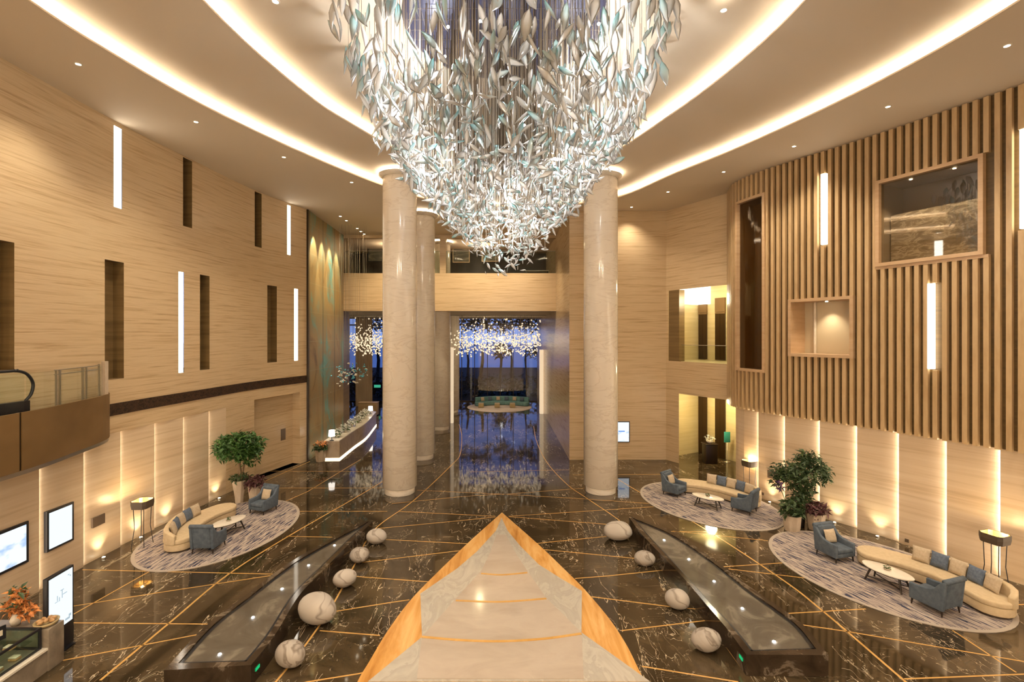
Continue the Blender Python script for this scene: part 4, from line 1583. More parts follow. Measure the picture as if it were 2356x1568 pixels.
RUGS = [((-11.07, 19.2), 3.46, 2.52, math.radians(84), 'oval blue-streaked rug on the left under the sofa group by the round-crowned tree'),
        ((12.35, 15.8), 3.35, 2.6, math.radians(-70), 'oval blue-streaked rug on the right, the nearer of the two on that side'),
        ((9.6, 22.25), 3.35, 2.6, math.radians(-62), 'oval blue-streaked rug on the right, the farther one beside the lobby doorway')]
for (c, a, b, rz, lab) in RUGS:
    t = thing('oval_rug', lab, 'rug', (c[0], c[1], .003), rz, 'oval rugs')
    n = 64
    mb = MB()
    mb.prism([(a * math.cos(2 * PI * k / n), b * math.sin(2 * PI * k / n)) for k in range(n)], 0, .016)
    mb.build('rug_border', M['rug_edge'], t)
    mb = MB()
    mb.prism([(a * .965 * math.cos(2 * PI * k / n), b * .955 * math.sin(2 * PI * k / n)) for k in range(n)], .016, .021)
    mb.build('rug_field', M['rug'], t)

ZR = .024
GR = [dict(n='left', table=(-10.72, 18.85), rz=math.radians(66), ch=[((-10.62, 17.4), math.radians(180)), ((-10.5, 21.15), math.radians(-18))], sofa=((-12.05, 18.95), math.radians(92)), flip=True, lamp=(-13.3, 17.75),
           cl=('teal armchair with its back to the camera on the left rug', 'teal armchair with a cream pillow at the far end of the left rug'), w='left sofa'),
      dict(n='near right', table=(12.05, 14.9), rz=math.radians(-66), ch=[((11.7, 16.75), math.radians(14)), ((12.4, 13.65), math.radians(198))], sofa=((13.5, 14.95), math.radians(-66)), flip=False, lamp=(15.25, 14.75),
           cl=('teal armchair with a cream pillow beside the big plant on the nearer right rug', 'teal armchair with its dark back to the camera on the nearer right rug'), w='nearer right sofa'),
      dict(n='far right', table=(9.4, 21.7), rz=math.radians(-43), ch=[((8.5, 23.4), math.radians(40)), ((10.77, 21.15), math.radians(222))], sofa=((10.5, 23.1), math.radians(-46)), flip=False, lamp=(12.15, 23.35),
           cl=('teal armchair with a cream pillow at the far edge of the farther right rug', 'teal armchair turned away beside the wall on the farther right rug'), w='farther right sofa')]
ac = tb = lp = None
for g in GR:
    sl = {'left': 'curved cream sofa along the left wall with its closed end towards the camera', 'near right': 'curved cream sofa on the nearer right rug with five cushions along its back', 'far right': 'curved cream sofa on the farther right rug in front of the lobby doorway'}[g['n']]
    sofa((g['sofa'][0][0], g['sofa'][0][1], ZR), g['sofa'][1], g['flip'], sl, g['w'])
    for k, (p, rz) in enumerate(g['ch']):
        loc = (p[0], p[1], ZR)
        if ac is None:
            ac = armchair_proto()
            ac.location, ac.rotation_euler = loc, (0, 0, rz)
            ac['label'] = g['cl'][k]
        else:
            dup(ac, loc, rz, g['cl'][k])
        far = (g['n'] == 'left') == (k == 1)
        if far:
            mt = Matrix.Rotation(rz, 4, 'Z')
            q = Vector(loc) + mt @ Vector((0, .17, .69))
            PIL.append((q, rz, 'cream', 'cream pillow leaning in the armchair at the far end of the %s rug' % {'left': 'left', 'near right': 'nearer right', 'far right': 'farther right'}[g['n']]))
    tl = {'left': 'oval white marble coffee table on the left rug', 'near right': 'oval white marble coffee table on the nearer right rug', 'far right': 'oval white marble coffee table on the farther right rug'}[g['n']]
    loc = (g['table'][0], g['table'][1], ZR)
    if tb is None:
        tb = table_proto()
        tb.location, tb.rotation_euler = loc, (0, 0, g['rz'])
        tb['label'] = tl
    else:
        dup(tb, loc, g['rz'], tl)
    dl = {'left': 'small green table plant in a dish on the left coffee table', 'near right': 'small green table plant in a dish on the nearer right coffee table', 'far right': 'small dark green table plant in a dish on the farther right coffee table'}[g['n']]
    t = thing('table_plant', dl, 'plant', (loc[0], loc[1], ZR + .476), 0, 'dishes on the coffee tables')
    MB().lathe([(.05, 0), (.09, .02), (.10, .035)], 14).build('dish', M['pot'], t, True)
    blob_leaves(MB(), (0, 0, .08), .075, .075, .06, 50, .07, 9).build('foliage', M['leaf_green'], t)
    ll = {'left': 'black-shaded floor lamp on thin legs against the left wall panels', 'near right': 'black-shaded floor lamp on thin legs behind the nearer right sofa', 'far right': 'black-shaded floor lamp behind the farther right sofa beside the lobby doorway'}[g['n']]
    loc = (g['lamp'][0], g['lamp'][1], 0)
    if lp is None:
        lp = lamp_proto()
        lp.location = loc
        lp['label'] = ll
    else:
        dup(lp, loc, .3, ll)
for q in PIL:
    place_cushion(*q)

# ------------------------------------------------------------------ pebble stools
PEB = [(856, 1255, 46, 'pa', 'pale pebble stool at the far tip of the left water basin'), (812, 1298, 50, 'pb', 'grey streaked pebble stool, second from the tip of the left basin'), (776, 1356, 53, 'pa', 'white veined pebble stool, middle of the five by the left basin'),
       (716, 1445, 90, 'pa', 'largest pebble stool, white on top, by the left basin'), (647, 1540, 76, 'pb', 'grey-white pebble stool nearest the camera by the left basin'),
       (1438, 1247, 68, 'pa', 'wide pebble stool at the far tip of the right water basin'), (1497, 1306, 48, 'pb', 'small grey pebble stool, second from the tip of the right basin'), (1573, 1405, 57, 'pa', 'white veined pebble stool, third from the tip of the right basin'),
       (1641, 1506, 66, 'pb', 'grey pebble stool nearest the camera by the right basin')]
for k, (px, py, w, mt, lab) in enumerate(PEB):
    b = fl(px, py)
    dist = b.y
    r = w / 2 / F * dist * .95
    rp = random.Random(k)
    mb = MB()
    ax = 1.04 if k != 5 else 1.12
    ht = (1.45, 1.3, 1.45, 1.5, 1.5, 1.15, 1.35, 1.6, 1.5)[k] * r
    yaw = rp.uniform(-.5, .5)
    ph1, ph2 = rp.uniform(0, 6), rp.uniform(0, 6)
    n, m = 28, 16
    rg = []
    for i in range(m + 1):
        th = PI * i / m
        sn, cs = math.sin(th), -math.cos(th)
        sn = max(sn, 1e-3) ** .92
        ring = []
        for j in range(n):
            a = 2 * PI * j / n
            q = 1 + .13 * math.cos(a + ph1) + .05 * math.sin(2 * a + ph2) + .03 * math.sin(3 * a + ph2 + cs)
            x, y = r * ax * sn * q * math.cos(a), r * .86 * sn * q * math.sin(a)
            z = ht * (1 + cs) / 2 * (1 + .10 * math.cos(a + ph1) * sn) if i > m * .4 else ht * (1 + cs) / 2
            ring.append((x * math.cos(yaw) - y * math.sin(yaw), x * math.sin(yaw) + y * math.cos(yaw), max(z, .0) + .0))
        rg.append(ring)
    mb.loft(rg)
    o = mb.build('pebble_stool', M['pebble_a' if mt == 'pa' else 'pebble_b'], None, True)
    o.location = (b.x + (.12 if k < 5 else -.14), b.y + r * .55, 0)
    o.rotation_euler = (0, 0, rp.uniform(-.3, .3))
    tag(o, lab, 'stool', 'pebble stools')

# ------------------------------------------------------------------ water basins
ZT = .49
BL = ([(577.6, 1529), (632, 1460), (689, 1368), (746, 1308.6), (805, 1249), (857, 1200)], [(377, 1541), (475, 1437), (562, 1370), (637, 1313), (713, 1265), (838, 1198)])
BR = ([(1717, 1505), (1673, 1446), (1626, 1391), (1561, 1316), (1478, 1230), (1447, 1188.6)], [(1906, 1506), (1853, 1441), (1806, 1404), (1718, 1344), (1640, 1285), (1550, 1225), (1455, 1186)])
for nm, (ins, outs), lab in (('l', BL, 'long wedge-shaped dark marble water basin on the left side of the floor'), ('r', BR, 'long wedge-shaped dark marble water basin on the right side of the floor')):
    t = thing('water_basin', lab, 'basin', (0, 0, 0), 0, 'wedge-shaped water basins')
    A = catmull([fl(x, y, ZT) for x, y in ins], 8)
    n = len(A) - 1
    Bc = catmull([fl(x, y, ZT) for x, y in outs], 8)
    cb = Curve(Bc, 1)
    B = [cb.pt(cb.L * k / n) for k in range(n + 1)]
    mb = MB()       # body with rim, coping and sunken top
    rim = []
    for k in range(n + 1):
        d = (B[k] - A[k])
        w = d.length
        f = min(.17 / max(w, .01), .44)
        rim.append((A[k] + d * f, A[k] + d * (1 - f)))
    zi = ZT - .05
    k0 = 1
    def qd(p, q, r, s_, z):
        mb.quad((p.x, p.y, z), (q.x, q.y, z), (r.x, r.y, z), (s_.x, s_.y, z))
    for k in range(n):
        for a, b in ((A[k], A[k + 1]), (B[k], B[k + 1])):
            mb.quad((a.x, a.y, 0), (b.x, b.y, 0), (b.x, b.y, ZT), (a.x, a.y, ZT))
        if k == 0:
            c0 = [A[0] + (A[1] - A[0]) * .0, B[0]]
        qd(A[k], A[k + 1], rim[k + 1][0], rim[k][0], ZT)
        qd(B[k], B[k + 1], rim[k + 1][1], rim[k][1], ZT)
        if k >= k0:
            for s_ in (0, 1):
                a, b = rim[k][s_], rim[k + 1][s_]
                mb.quad((a.x, a.y, zi), (b.x, b.y, zi), (b.x, b.y, ZT), (a.x, a.y, ZT))
        else:
            qd(rim[k][0], rim[k + 1][0], rim[k + 1][1], rim[k][1], ZT)
    for kk, za, zb_ in ((0, 0, ZT), (n, 0, ZT)):
        mb.quad((A[kk].x, A[kk].y, za), (B[kk].x, B[kk].y, za), (B[kk].x, B[kk].y, zb_), (A[kk].x, A[kk].y, zb_))
    mb.quad((rim[k0][0].x, rim[k0][0].y, zi), (rim[k0][1].x, rim[k0][1].y, zi), (rim[k0][1].x, rim[k0][1].y, ZT), (rim[k0][0].x, rim[k0][0].y, ZT))
    mb.build('basin_wall', M['basin_stone'], t)
    mb = MB()
    for k in range(k0, n):
        qd(rim[k][0], rim[k + 1][0], rim[k + 1][1], rim[k][1], zi)
    mb.build('basin_bed', M['basin_bed'], t)
    mb = MB()
    for k in range(k0, n):
        qd(rim[k][0], rim[k + 1][0], rim[k + 1][1], rim[k][1], ZT - .018)
    mb.build('water', M['water'], t)
    mb = MB()
    for k in range(k0, n):
        for s_ in (0, 1):
            a, b = rim[k][s_], rim[k + 1][s_]
            c0, c1 = rim[k][1 - s_], rim[k + 1][1 - s_]
            fa, fb = min(.085 / max((c0 - a).length, .01), .45), min(.085 / max((c1 - b).length, .01), .45)
            qd(a, b, b + (c1 - b) * fb, a + (c0 - a) * fa, zi + .014)
    for q0, q1 in ((0, 1), (n, n - 1)):
        if (q0 == 0 and nm == 'l') or (q0 == 0 and nm == 'r'):
            a, b = rim[k0][0], rim[k0][1]
            dd = (rim[k0 + 1][0] - rim[k0][0]).normalized() * .085
            qd(a, b, b + dd, a + dd, zi + .014)
    mb.build('dark_border', M['black'], t)
    for px, py in ([(505.5, 1505), (582, 1420), (649, 1354.5), (710, 1300), (769.6, 1254)] if nm == 'l' else [(1781, 1476), (1708, 1399.6), (1643, 1337), (1585, 1286), (1528, 1242)]):
        p = fl(px, py, zi)
        mb = MB()
        mb.lathe([(.034, 0), (.034, .02)], 10, (p.x, p.y, zi))
        mb.build('pool_light', M['e_pool'], t)
    for px, py in ([(610, 1492)] if nm == 'l' else [(1685, 1470)]):
        p = A[2] + (A[2] - B[2]).normalized() * .012
        d = (A[3] - A[2]).normalized()
        mb = MB()
        mb.obox((p.x, p.y, .26), (.16, .012, .07), Matrix.Rotation(math.atan2(d.y, d.x), 3, 'Z'))
        mb.build('exit_marker', M['e_green'], t)

# ------------------------------------------------------------------ plants
def potted(name, lab, loc, h, rt, rb, potm, cat='plant', sides=8, grp='potted plants'):
    t = thing(name, lab, cat, loc, 0, grp)
    MB().lathe([(rb, 0), (rb * 1.12, h * .25), (rt, h), (rt * .86, h), (rt * .82, h * .93)], sides).build('pot', potm, t)
    return t


c = fl(536, 1161)
t = potted('potted_tree', 'tall pale-potted tree with a round bright green crown on the left', (c.x + .1, c.y + .35, 0), 1.05, .32, .17, M['pot'], 'tree')
MB().tube([(0, 0, .9), (.03, .02, 1.4), (-.03, 0, 1.95), (.05, 0, 2.3)], [.09, .075, .065, .06]).build('trunk', M['bark'], t, True)
MB().tube([(.1, 0, .9), (.16, .02, 1.5), (.3, 0, 2.1)], [.05, .045, .04]).build('side_trunk', M['bark'], t, True)
mb = MB()
blob_leaves(mb, (.08, -.1, 2.65), 1.05, .95, .62, 1500, .26, 1, .5)
blob_leaves(mb, (.45, 0, 2.25), .6, .6, .55, 380, .24, 2, .6)
blob_leaves(mb, (-.75, 0, 2.4), .38, .4, .5, 220, .22, 3, .6)
mb.build('foliage', M['leaf_green'], t)
blob_leaves(MB(), (.05, 0, 1.13), .42, .36, .2, 200, .2, 4).build('undergrowth', M['leaf_dark'], t)
c = fl(577, 1156)
t = potted('potted_plant', 'smaller pale pot of reddish leafy plants beside the round-crowned tree', (c.x + .12, c.y + .1, 0), .78, .30, .2, M['pot'])
blob_leaves(MB(), (0, 0, .92), .46, .42, .26, 260, .24, 6).build('foliage', M['leaf_red'], t)
c = fl(1822, 1219)
t = potted('potted_plant', 'pale pot of dark leafy flowers between the big right-hand tree and the far rug', (c.x, c.y, 0), .62, .34, .27, M['pot'])
mb = MB()
blob_leaves(mb, (0, 0, .88), .42, .4, .36, 260, .26, 7)
mb.build('foliage', M['leaf_dark'], t)
blob_leaves(MB(), (-.42, .1, 1.75), .13, .13, .22, 40, .16, 8).build('purple_bloom', M['purple'], t)
MB().tube([(0, 0, .6), (-.25, .05, 1.2), (-.42, .1, 1.7)], .012, 6).build('flower_stem', M['leaf_green'], t)
c = fl(1884, 1219)
t = potted('potted_plant', 'pale pot of reddish leafy plants behind the armchair on the nearer right rug', (c.x - .05, c.y + .12, 0), .66, .36, .27, M['pot'])
blob_leaves(MB(), (0, 0, .8), .44, .4, .24, 260, .26, 10).build('foliage', M['leaf_red'], t)
c = fl(1850, 1214)
t = potted('potted_tree', 'big loose-crowned tree in a slim dark pot between two pale pots on the right', (c.x, c.y + .25, 0), .75, .2, .15, M['dark_pot'], 'tree')
MB().tube([(0, 0, .6), (-.04, 0, 1.2), (.06, .05, 1.8), (.12, 0, 2.4)], [.07, .06, .05, .035]).build('trunk', M['bark'], t, True)
mb = MB()
for (x, y, z, a, b, d, nn) in ((0, 0, 2.1, .75, .7, .65, 620), (.75, .1, 2.3, .5, .5, .35, 260), (-.7, 0, 2.2, .5, .45, .4, 240), (.1, 0, 1.45, .55, .5, .45, 320), (.35, .1, 2.75, .45, .4, .3, 200), (1.05, .1, 1.95, .3, .3, .35, 130), (-.95, 0, 1.9, .22, .22, .4, 70), (.0, -.1, 1.05, .4, .35, .25, 150)):
    blob_leaves(mb, (x, y, z), a, b, d, nn, .24, int(x * 10 + nn), .8)
mb.build('foliage', M['leaf_dark'], t)
c = fl(733, 1060)
c.x += .12
t = potted('potted_plant', 'planter of orange flowers standing at the end of the reception counter', (c.x, c.y, 0), .72, .36, .27, M['reception_stone'])
blob_leaves(MB(), (0, 0, .85), .42, .4, .22, 220, .24, 12).build('foliage', M['leaf_dark'], t)
blob_leaves(MB(), (0, 0, 1.08), .40, .36, .12, 130, .16, 13).build('orange_blooms', M['flower_orange'], t)

# ------------------------------------------------------------------ screens and wall plates
def framed_screen(cv, x0, x1, yt, yb, lab, mt, grp):
    a, b = cv.at_px(x0), cv.at_px(x1)
    if a > b:
        a, b = b, a
    z1, z0 = yt, yb
    t = thing('wall_screen', lab, 'screen', (0, 0, 0), 0, grp)
    A, B, A2, B2 = cv.pt(a, .03), cv.pt(b, .03), cv.pt(a, -.14), cv.pt(b, -.14)
    mb = MB()
    mb.hexa([(p.x, p.y, z0) for p in (A, B, B2, A2)] + [(p.x, p.y, z1) for p in (A, B, B2, A2)])
    mb.build('frame', M['black'], t)
    m = .07
    A, B = cv.pt(a + m, .036), cv.pt(b - m, .036)
    A2, B2 = cv.pt(a + m, .028), cv.pt(b - m, .028)
    mb = MB()
    mb.hexa([(p.x, p.y, z0 + m) for p in (A, B, B2, A2)] + [(p.x, p.y, z1 - m) for p in (A, B, B2, A2)])
    mb.build('display', mt, t)
    return t, a, b, z0, z1


q = framed_screen(LW, 106, 168, LW.z(137, 1165), LW.z(137, 1256), 'bright wall screen in a black frame above the standing kiosk', M['screen_plain'], 'wall screens')
zt_, zb_ = LW.z(64, 1197), LW.z(64, 1291)
s1 = LW.at_px(64)
t = thing('wall_screen', 'bright wall screen at the left picture edge showing pale blue waves', 'screen', (0, 0, 0), 0, 'wall screens')
for nm, m, d0, d1, mt in (('frame', 0, -.14, .03, M['black']), ('display', .08, .028, .036, M['screen'])):
    A, B, A2, B2 = LW.pt(s1 - 1.9 + m, d1), LW.pt(s1 - m, d1), LW.pt(s1 - 1.9 + m, d0), LW.pt(s1 - m, d0)
    mb = MB()
    mb.hexa([(p.x, p.y, zb_ + m) for p in (A, B, B2, A2)] + [(p.x, p.y, zt_ - m) for p in (A, B, B2, A2)])
    mb.build(nm, mt, t)
a, b = at(1420, 1017, 25 * U - .06), at(1449, 969, 25 * U - .06)
t = thing('wall_screen', 'small upright screen on the back wall beside the right column', 'screen', (a.x, a.y, a.z), 0, 'wall screens')
w, h = b.x - a.x, b.z - a.z
MB().box(0, w, 0, .06, 0, h).build('frame', M['black'], t)
MB().box(.05, w - .05, -.01, 0, .05, h - .05).build('display', M['screen'], t)
MB().box(.08, w * .6, -.014, -.01, h * .50, h * .56).build('skyline_mark', M['screen_blue'], t)
# standing kiosk
c0, c1 = fl(170, 1476), None
t = thing('standing_screen', 'tall black standing screen kiosk on the floor in front of the left wall', 'screen', (c0.x, c0.y, 0), math.radians(4))
kw, kh = .78, 1.98
MB().box(-.10, 0, -kw, 0, .03, kh).build('cabinet', M['black'], t, bevel=.01)
MB().box(-.16, .08, -kw + .05, -.05, 0, .03).build('foot_plate', M['black'], t)
MB().box(.0, .006, -kw + .05, -.05, .62, kh - .05).build('display', M['screen_plain'], t)
mb = MB()
for y, z, a_, b_ in ((-.36, 1.52, .1, .02), (-.36, 1.42, .02, .2), (-.28, 1.40, .12, .02), (-.5, 1.38, .02, .12), (-.52, 1.3, .1, .015), (-.44, 1.33, .02, .1), (-.12, 1.76, .03, .03), (-.17, 1.8, .05, .02), (-.2, .72, .14, .05), (-.13, .78, .07, .06)):
    mb.box(.006, .009, y - a_ / 2, y + a_ / 2, z - b_ / 2, z + b_ / 2)
mb.build('faint_grey_marks', M['screen_ink'], t)
# plates
M['plate'] = mat('grey_plate', (.16, .115, .08), .4, .3)
def plate(cv, px, py, w, h, lab, off=.03, n='wall_plate'):
    oo = min(off, 0)
    s_ = cv.at_px(px, oo)
    z = cv.z(px, py, oo)
    A, B, A2, B2 = cv.pt(s_ - w / 2, off), cv.pt(s_ + w / 2, off), cv.pt(s_ - w / 2, off - .3), cv.pt(s_ + w / 2, off - .3)
    mb = MB()
    mb.hexa([(p.x, p.y, z - h / 2) for p in (A, B, B2, A2)] + [(p.x, p.y, z + h / 2) for p in (A, B, B2, A2)])
    tag(mb.build(n, M['plate']), lab, 'wall plate', 'wall plates')


plate(LW, 228, 1197, .50, .34, 'dark grille plate low on the left wall between the screens and the floor lamp', 0)
plate(RW, 1777, 1092, .50, .36, 'dark grille plate on the right wall beside the big tree', 0)
plate(LW, 651, 999, .42, .68, 'upright dark plate in the wall niche beside the green patina panels', -.5)
plate(RW, 2086, 1243, .12, .12, 'small black wall socket behind the nearer right sofa', 0)
plate(RW, 1754, 1135, .12, .12, 'small black wall socket behind the armchair on the farther right rug', 0)
c = at(1552, 988, 25 * U - .03)
tag(MB().box(c.x - .11, c.x + .11, c.y - .01, c.y + .03, c.z - .11, c.z + .11).build('wall_plate', M['plate']), 'small dark wall plate on the back wall beside the lobby doorway', 'wall plate', 'wall plates')

# ------------------------------------------------------------------ reception
top = 1.15
front = catmull([fl(*p) for p in ((781, 1056.7), (815, 1029), (843, 1007.6), (866, 978))], 6)
back = catmull([(-9.23 * U, 25 * U), (-9.25 * U, 28 * U), (-9.35 * U, 31.5 * U), (-9.6 * U, 35 * U)], 6)
t = thing('reception_counter', 'long curved stone reception counter below the green patina panels', 'counter')
mb = MB()
poly = [(p.x, p.y) for p in front] + [(p[0], p[1]) for p in back[::-1]]
mb.prism(poly, .1, top)
mb.build('body', M['reception_stone'], t)
mb = MB()
mb.prism([(x * 1.002 + .02, y - .02) for x, y in poly], top, top + .05)
mb.build('worktop', M['white_marble'], t)
mb = MB()
mb.prism([(x + (.02 if k < len(front) else -.02), y - .015) for k, (x, y) in enumerate(poly)], .02, .1)
mb.build('base_glow', M['e_counter'], t)
wt = top + .05
for px, py, lab in ((776, 1013, 'white-shaded table lamp at the near end of the reception counter'), (862, 952, 'white-shaded table lamp at the far end of the reception counter')):
    c = fl(px, py, wt)
    c.x -= .35
    t = thing('table_lamp', lab, 'lamp', c, 0, 'reception table lamps')
    MB().lathe([(.14, 0), (.14, .02), (.03, .05), (.03, .32)], 14).build('base', M['black'], t, True)
    MB().lathe([(.20, .28), (.17, .66)], 18).build('lamp_shade', M['e_shade'], t, True)
for k, (px, py, rr) in enumerate(((795, 1005, .3), (812, 993, .28), (826, 980, .32), (838, 972, .34), (848, 962, .3), (856, 955, .26))):
    c = fl(px, py, wt)
    c.x -= .5
    t = thing('flower_arrangement', 'white flowers and greenery on the reception counter, %s from its near end' % ORD[k], 'flowers', c, 0, 'flowers along the reception counter')
    MB().lathe([(.08, 0), (.13, .1), (.10, .2)], 12).build('vase', M['white_marble'], t, True)
    blob_leaves(MB(), (0, 0, .34), rr, rr, .2, 120, .2, 20 + k).build('blooms', M['flower_white'], t)
    blob_leaves(MB(), (0, 0, .26), rr * .9, rr * .9, .16, 50, .2, 30 + k).build('greenery', M['leaf_green'], t)
# hanging glass fish cluster
c = at(805, 862, 28.5 * U)
t = thing('glass_fish_cluster', 'hanging cluster of small blue glass fish in front of the green patina panels', 'sculpture', (c.x, c.y, 0))
M['blue_glass'] = mat('blue_glass', (.10, .42, .55), .12, 0, spec=.8)
rf = random.Random(11)
mbw = MB()
for k in range(96):
    x, y = rf.gauss(0, .55), rf.gauss(0, .5)
    z = c.z + rf.gauss(0, .33) + .2 * x
    mb = MB()
    L = rf.uniform(.16, .26)
    mb.loft([[(L * u, math.cos(a) * L * r, math.sin(a) * L * r * 1.3) for a in (0, 1.05, 2.1, 3.14, 4.19, 5.24)] for u, r in ((-.5, .02), (-.2, .2), (.12, .16), (.34, .04), (.5, .14))])
    o = mb.build('glass_fish', M['blue_glass'] if rf.random() < .6 else M['white_marble'], t, True)
    o.location = (x, y, z)
    o.rotation_euler = (0, rf.gauss(0, .3), rf.uniform(0, 6.3))
    if k % 3 == 0:
        mbw.box(x - .004, x + .004, y - .004, y + .004, z, ZC)
o = mbw.build('hanging_wires', M['wire'], t)
o['kind'] = 'stuff'
# curtain, chest and exit sign behind the reception
y0 = 43.5 * U
xa, xb = (818 - CX) / F * y0, (857 - CX) / F * y0
mb = MB()
n = 60
rows = []
for z in (.02, zf0):
    rows.append([(xa + (xb - xa) * k / n, y0 + .09 * math.sin(k * 1.35), z) for k in range(n + 1)])
rows2 = [[(x, y + .03, z) for x, y, z in r_] for r_ in rows]
mb.loft([rows[0], rows[1]], False, False)
mb.loft([rows2[0], rows2[1]], False, False)
tag(mb.build('curtain', M['curtain'], None, True), 'floor-length pleated beige curtain beyond the reception counter', 'curtain')
c = fl(848, 955)
t = thing('wooden_chest', 'brown wooden chest of drawers beyond the reception counter in front of the curtain', 'cabinet', (c.x, c.y, 0))
MB().box(-.9, .9, -.4, .4, .08, 1.25).build('body', M['slat_wood'], t, bevel=.01)
MB().box(-.94, .94, -.43, .43, 1.25, 1.3).build('top', M['frame_wood'], t)
for i in range(3):
    MB().box(-.85, .85, -.42, -.4, .15 + i * .36, .46 + i * .36).build('drawer', M['slat_wood'], t)
for sx in (-.8, .8):
    for sy in (-.32, .32):
        MB().box(sx - .05, sx + .05, sy - .05, sy + .05, 0, .08).build('foot', M['dark_wood'], t)
c = at(868, 888, YW - .35)
t = thing('exit_sign', 'small lit green exit sign by the window beyond the reception counter', 'sign', c)
MB().box(-.38, .38, 0, .06, -.16, .16).build('panel', M['e_exit'], t)
MB().box(-.42, .42, .06, .1, -.2, .2).build('housing', M['black'], t)
MB().box(-.02, .02, .06, .1, -c.z, -.2).build('post', M['black'], t)

# pendant cloud by the far window
t = thing('pendant_cloud', 'wide cloud of small warm glass pendants hanging in front of the far blue window', 'pendant light', (0, 0, 0))
rp = random.Random(5)
beads = []
for k in range(1900):
    x = rp.uniform(-13.5, 3.3) * U
    y = rp.uniform(38.5, 42.5) * U
    z = 5.9 * U + rp.gauss(0, .62) * U
    if z < 4.75 * U:
        continue
    if rp.random() < .12:
        z += rp.uniform(.3, 1.5) * U
    beads.append((x, y, min(z, 7.9 * U), rp.uniform(.05, .088)))
beads.sort(key=lambda b: (0 if -4 * U < b[0] < 3.3 * U else 1, -b[3] / b[1]))
proto = None
for x, y, z, r in beads[:100]:
    if proto is None:
        proto = MB().ball((0, 0, 0), .085, n=8, m=5).build('glass_bead', M['pend_ball'], t, True)
        o = proto
    else:
        o = proto.copy()
        COL.objects.link(o)
    o.location = (x, y, z)
mb = MB()
for x, y, z, r in beads[100:]:
    mb.ball((x, y, z), r, n=6, m=4)
o = mb.build('glass_beads', M['pend_ball'], t, True)
o['kind'] = 'stuff'
mb = MB()
for x, y, z, r in beads[::5]:
    mb.box(x - .006, x + .006, y - .006, y + .006, z, zf0 + .05)
o = mb.build('hanging_wires', M['wire'], t)
o['kind'] = 'stuff'

# far lounge set
c = fl(1149, 936)
t = thing('round_rug', 'pale round rug in front of the far blue window', 'rug', (c.x, c.y, 0))
MB().lathe([(3.5, 0), (3.5, .02)], 48).build('rug_field', M['pale_rug'], t)
t = thing('curved_window_sofa', 'long teal curved sofa in front of the far blue window', 'sofa', (c.x + .3, c.y + 1.2, .02))
A = arcpts(3.6, -.78, .78, 18, -3.0)
mb = MB()
rounded_bar(mb, A, .5, .05, .45)
mb.build('seat', M['teal_sofa'], t, bevel=.05)
mb = MB()
rounded_bar(mb, arcpts(4.0, -.80, .80, 18, -3.0), .13, .3, .92)
mb.build('backrest', M['teal_sofa'], t, bevel=.04)
mb = MB()
rounded_bar(mb, A, .4, 0, .05)
mb.build('plinth', M['dark_wood'], t)
for k in range(6):
    a = -.62 + .25 * k
    p = Vector((c.x + .3 + 3.72 * math.sin(a), c.y + 1.2 - 3.0 + 3.72 * math.cos(a), .70))
    lab = '%s cushion counted from the column side on the far teal sofa' % ('first', 'second', 'third', 'fourth', 'fifth', 'sixth')[k]
    place_cushion(p, -a, 'cream' if k % 2 == 0 else 'blue', lab, -.25, 'cushions on the far teal sofa')
for k, px in enumerate((1107, 1144, 1179)):
    q = fl(px, 937.5)
    t = thing('rattan_ottoman', ('gold woven ottoman on the far round rug, the one nearest the columns', 'gold woven ottoman in the middle of the far round rug', 'gold woven ottoman on the far round rug, the one nearest the polished wall')[k], 'ottoman', (q.x, q.y, .02), 0, 'gold ottomans')
    MB().box(-.29, .29, -.29, .29, .03, .42).build('body', M['rattan'], t, bevel=.03)
    MB().box(-.28, .28, -.28, .28, .42, .5).build('seat_pad', M['cream_cushion'], t, bevel=.03)
    MB().box(-.25, .25, -.25, .25, 0, .03).build('base', M['dark_wood'], t)
mb = MB()
for yy in (44.2, 45.4):
    mb.box(3.2 * U, 3.55 * U, yy * U - .15, yy * U + .15, 0, 5.2 * U)
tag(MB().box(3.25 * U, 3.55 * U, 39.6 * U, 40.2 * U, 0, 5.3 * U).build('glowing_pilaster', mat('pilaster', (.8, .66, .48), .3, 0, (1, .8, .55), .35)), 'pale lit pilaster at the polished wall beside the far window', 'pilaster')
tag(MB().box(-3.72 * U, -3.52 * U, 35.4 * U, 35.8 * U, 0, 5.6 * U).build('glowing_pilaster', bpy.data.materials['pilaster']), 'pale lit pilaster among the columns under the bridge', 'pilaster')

# ------------------------------------------------------------------ escalator landing on the left wall
zl0, zl1 = 3.42 * U, 4.80 * U
out = catmull([(-10.45 * U, 4 * U), (-10.48 * U, 8 * U), (-10.55 * U, 10.6 * U), (-10.95 * U, 12.5 * U), (-11.2 * U, 13.45 * U), (-11.45 * U, 14.0 * U), (-11.69 * U, 14.25 * U)], 8)
cvB = Curve(out, 1)
t = thing('escalator_landing', 'bronze-clad escalator landing projecting from the left wall', 'landing')
sJ = cvB.at_px(48)


def shell(s0, s1, z0, z1, th, name, mt, off=0.0):
    mb = MB()
    k = s0
    while k < s1 - 1e-4:
        e = min(k + .3, s1)
        a, b, c, d = cvB.pt(k, off), cvB.pt(e, off), cvB.pt(e, off - th), cvB.pt(k, off - th)
        mb.hexa([(p.x, p.y, z0) for p in (a, b, c, d)] + [(p.x, p.y, z1) for p in (a, b, c, d)])
        k = e
    return mb.build(name, mt, t)


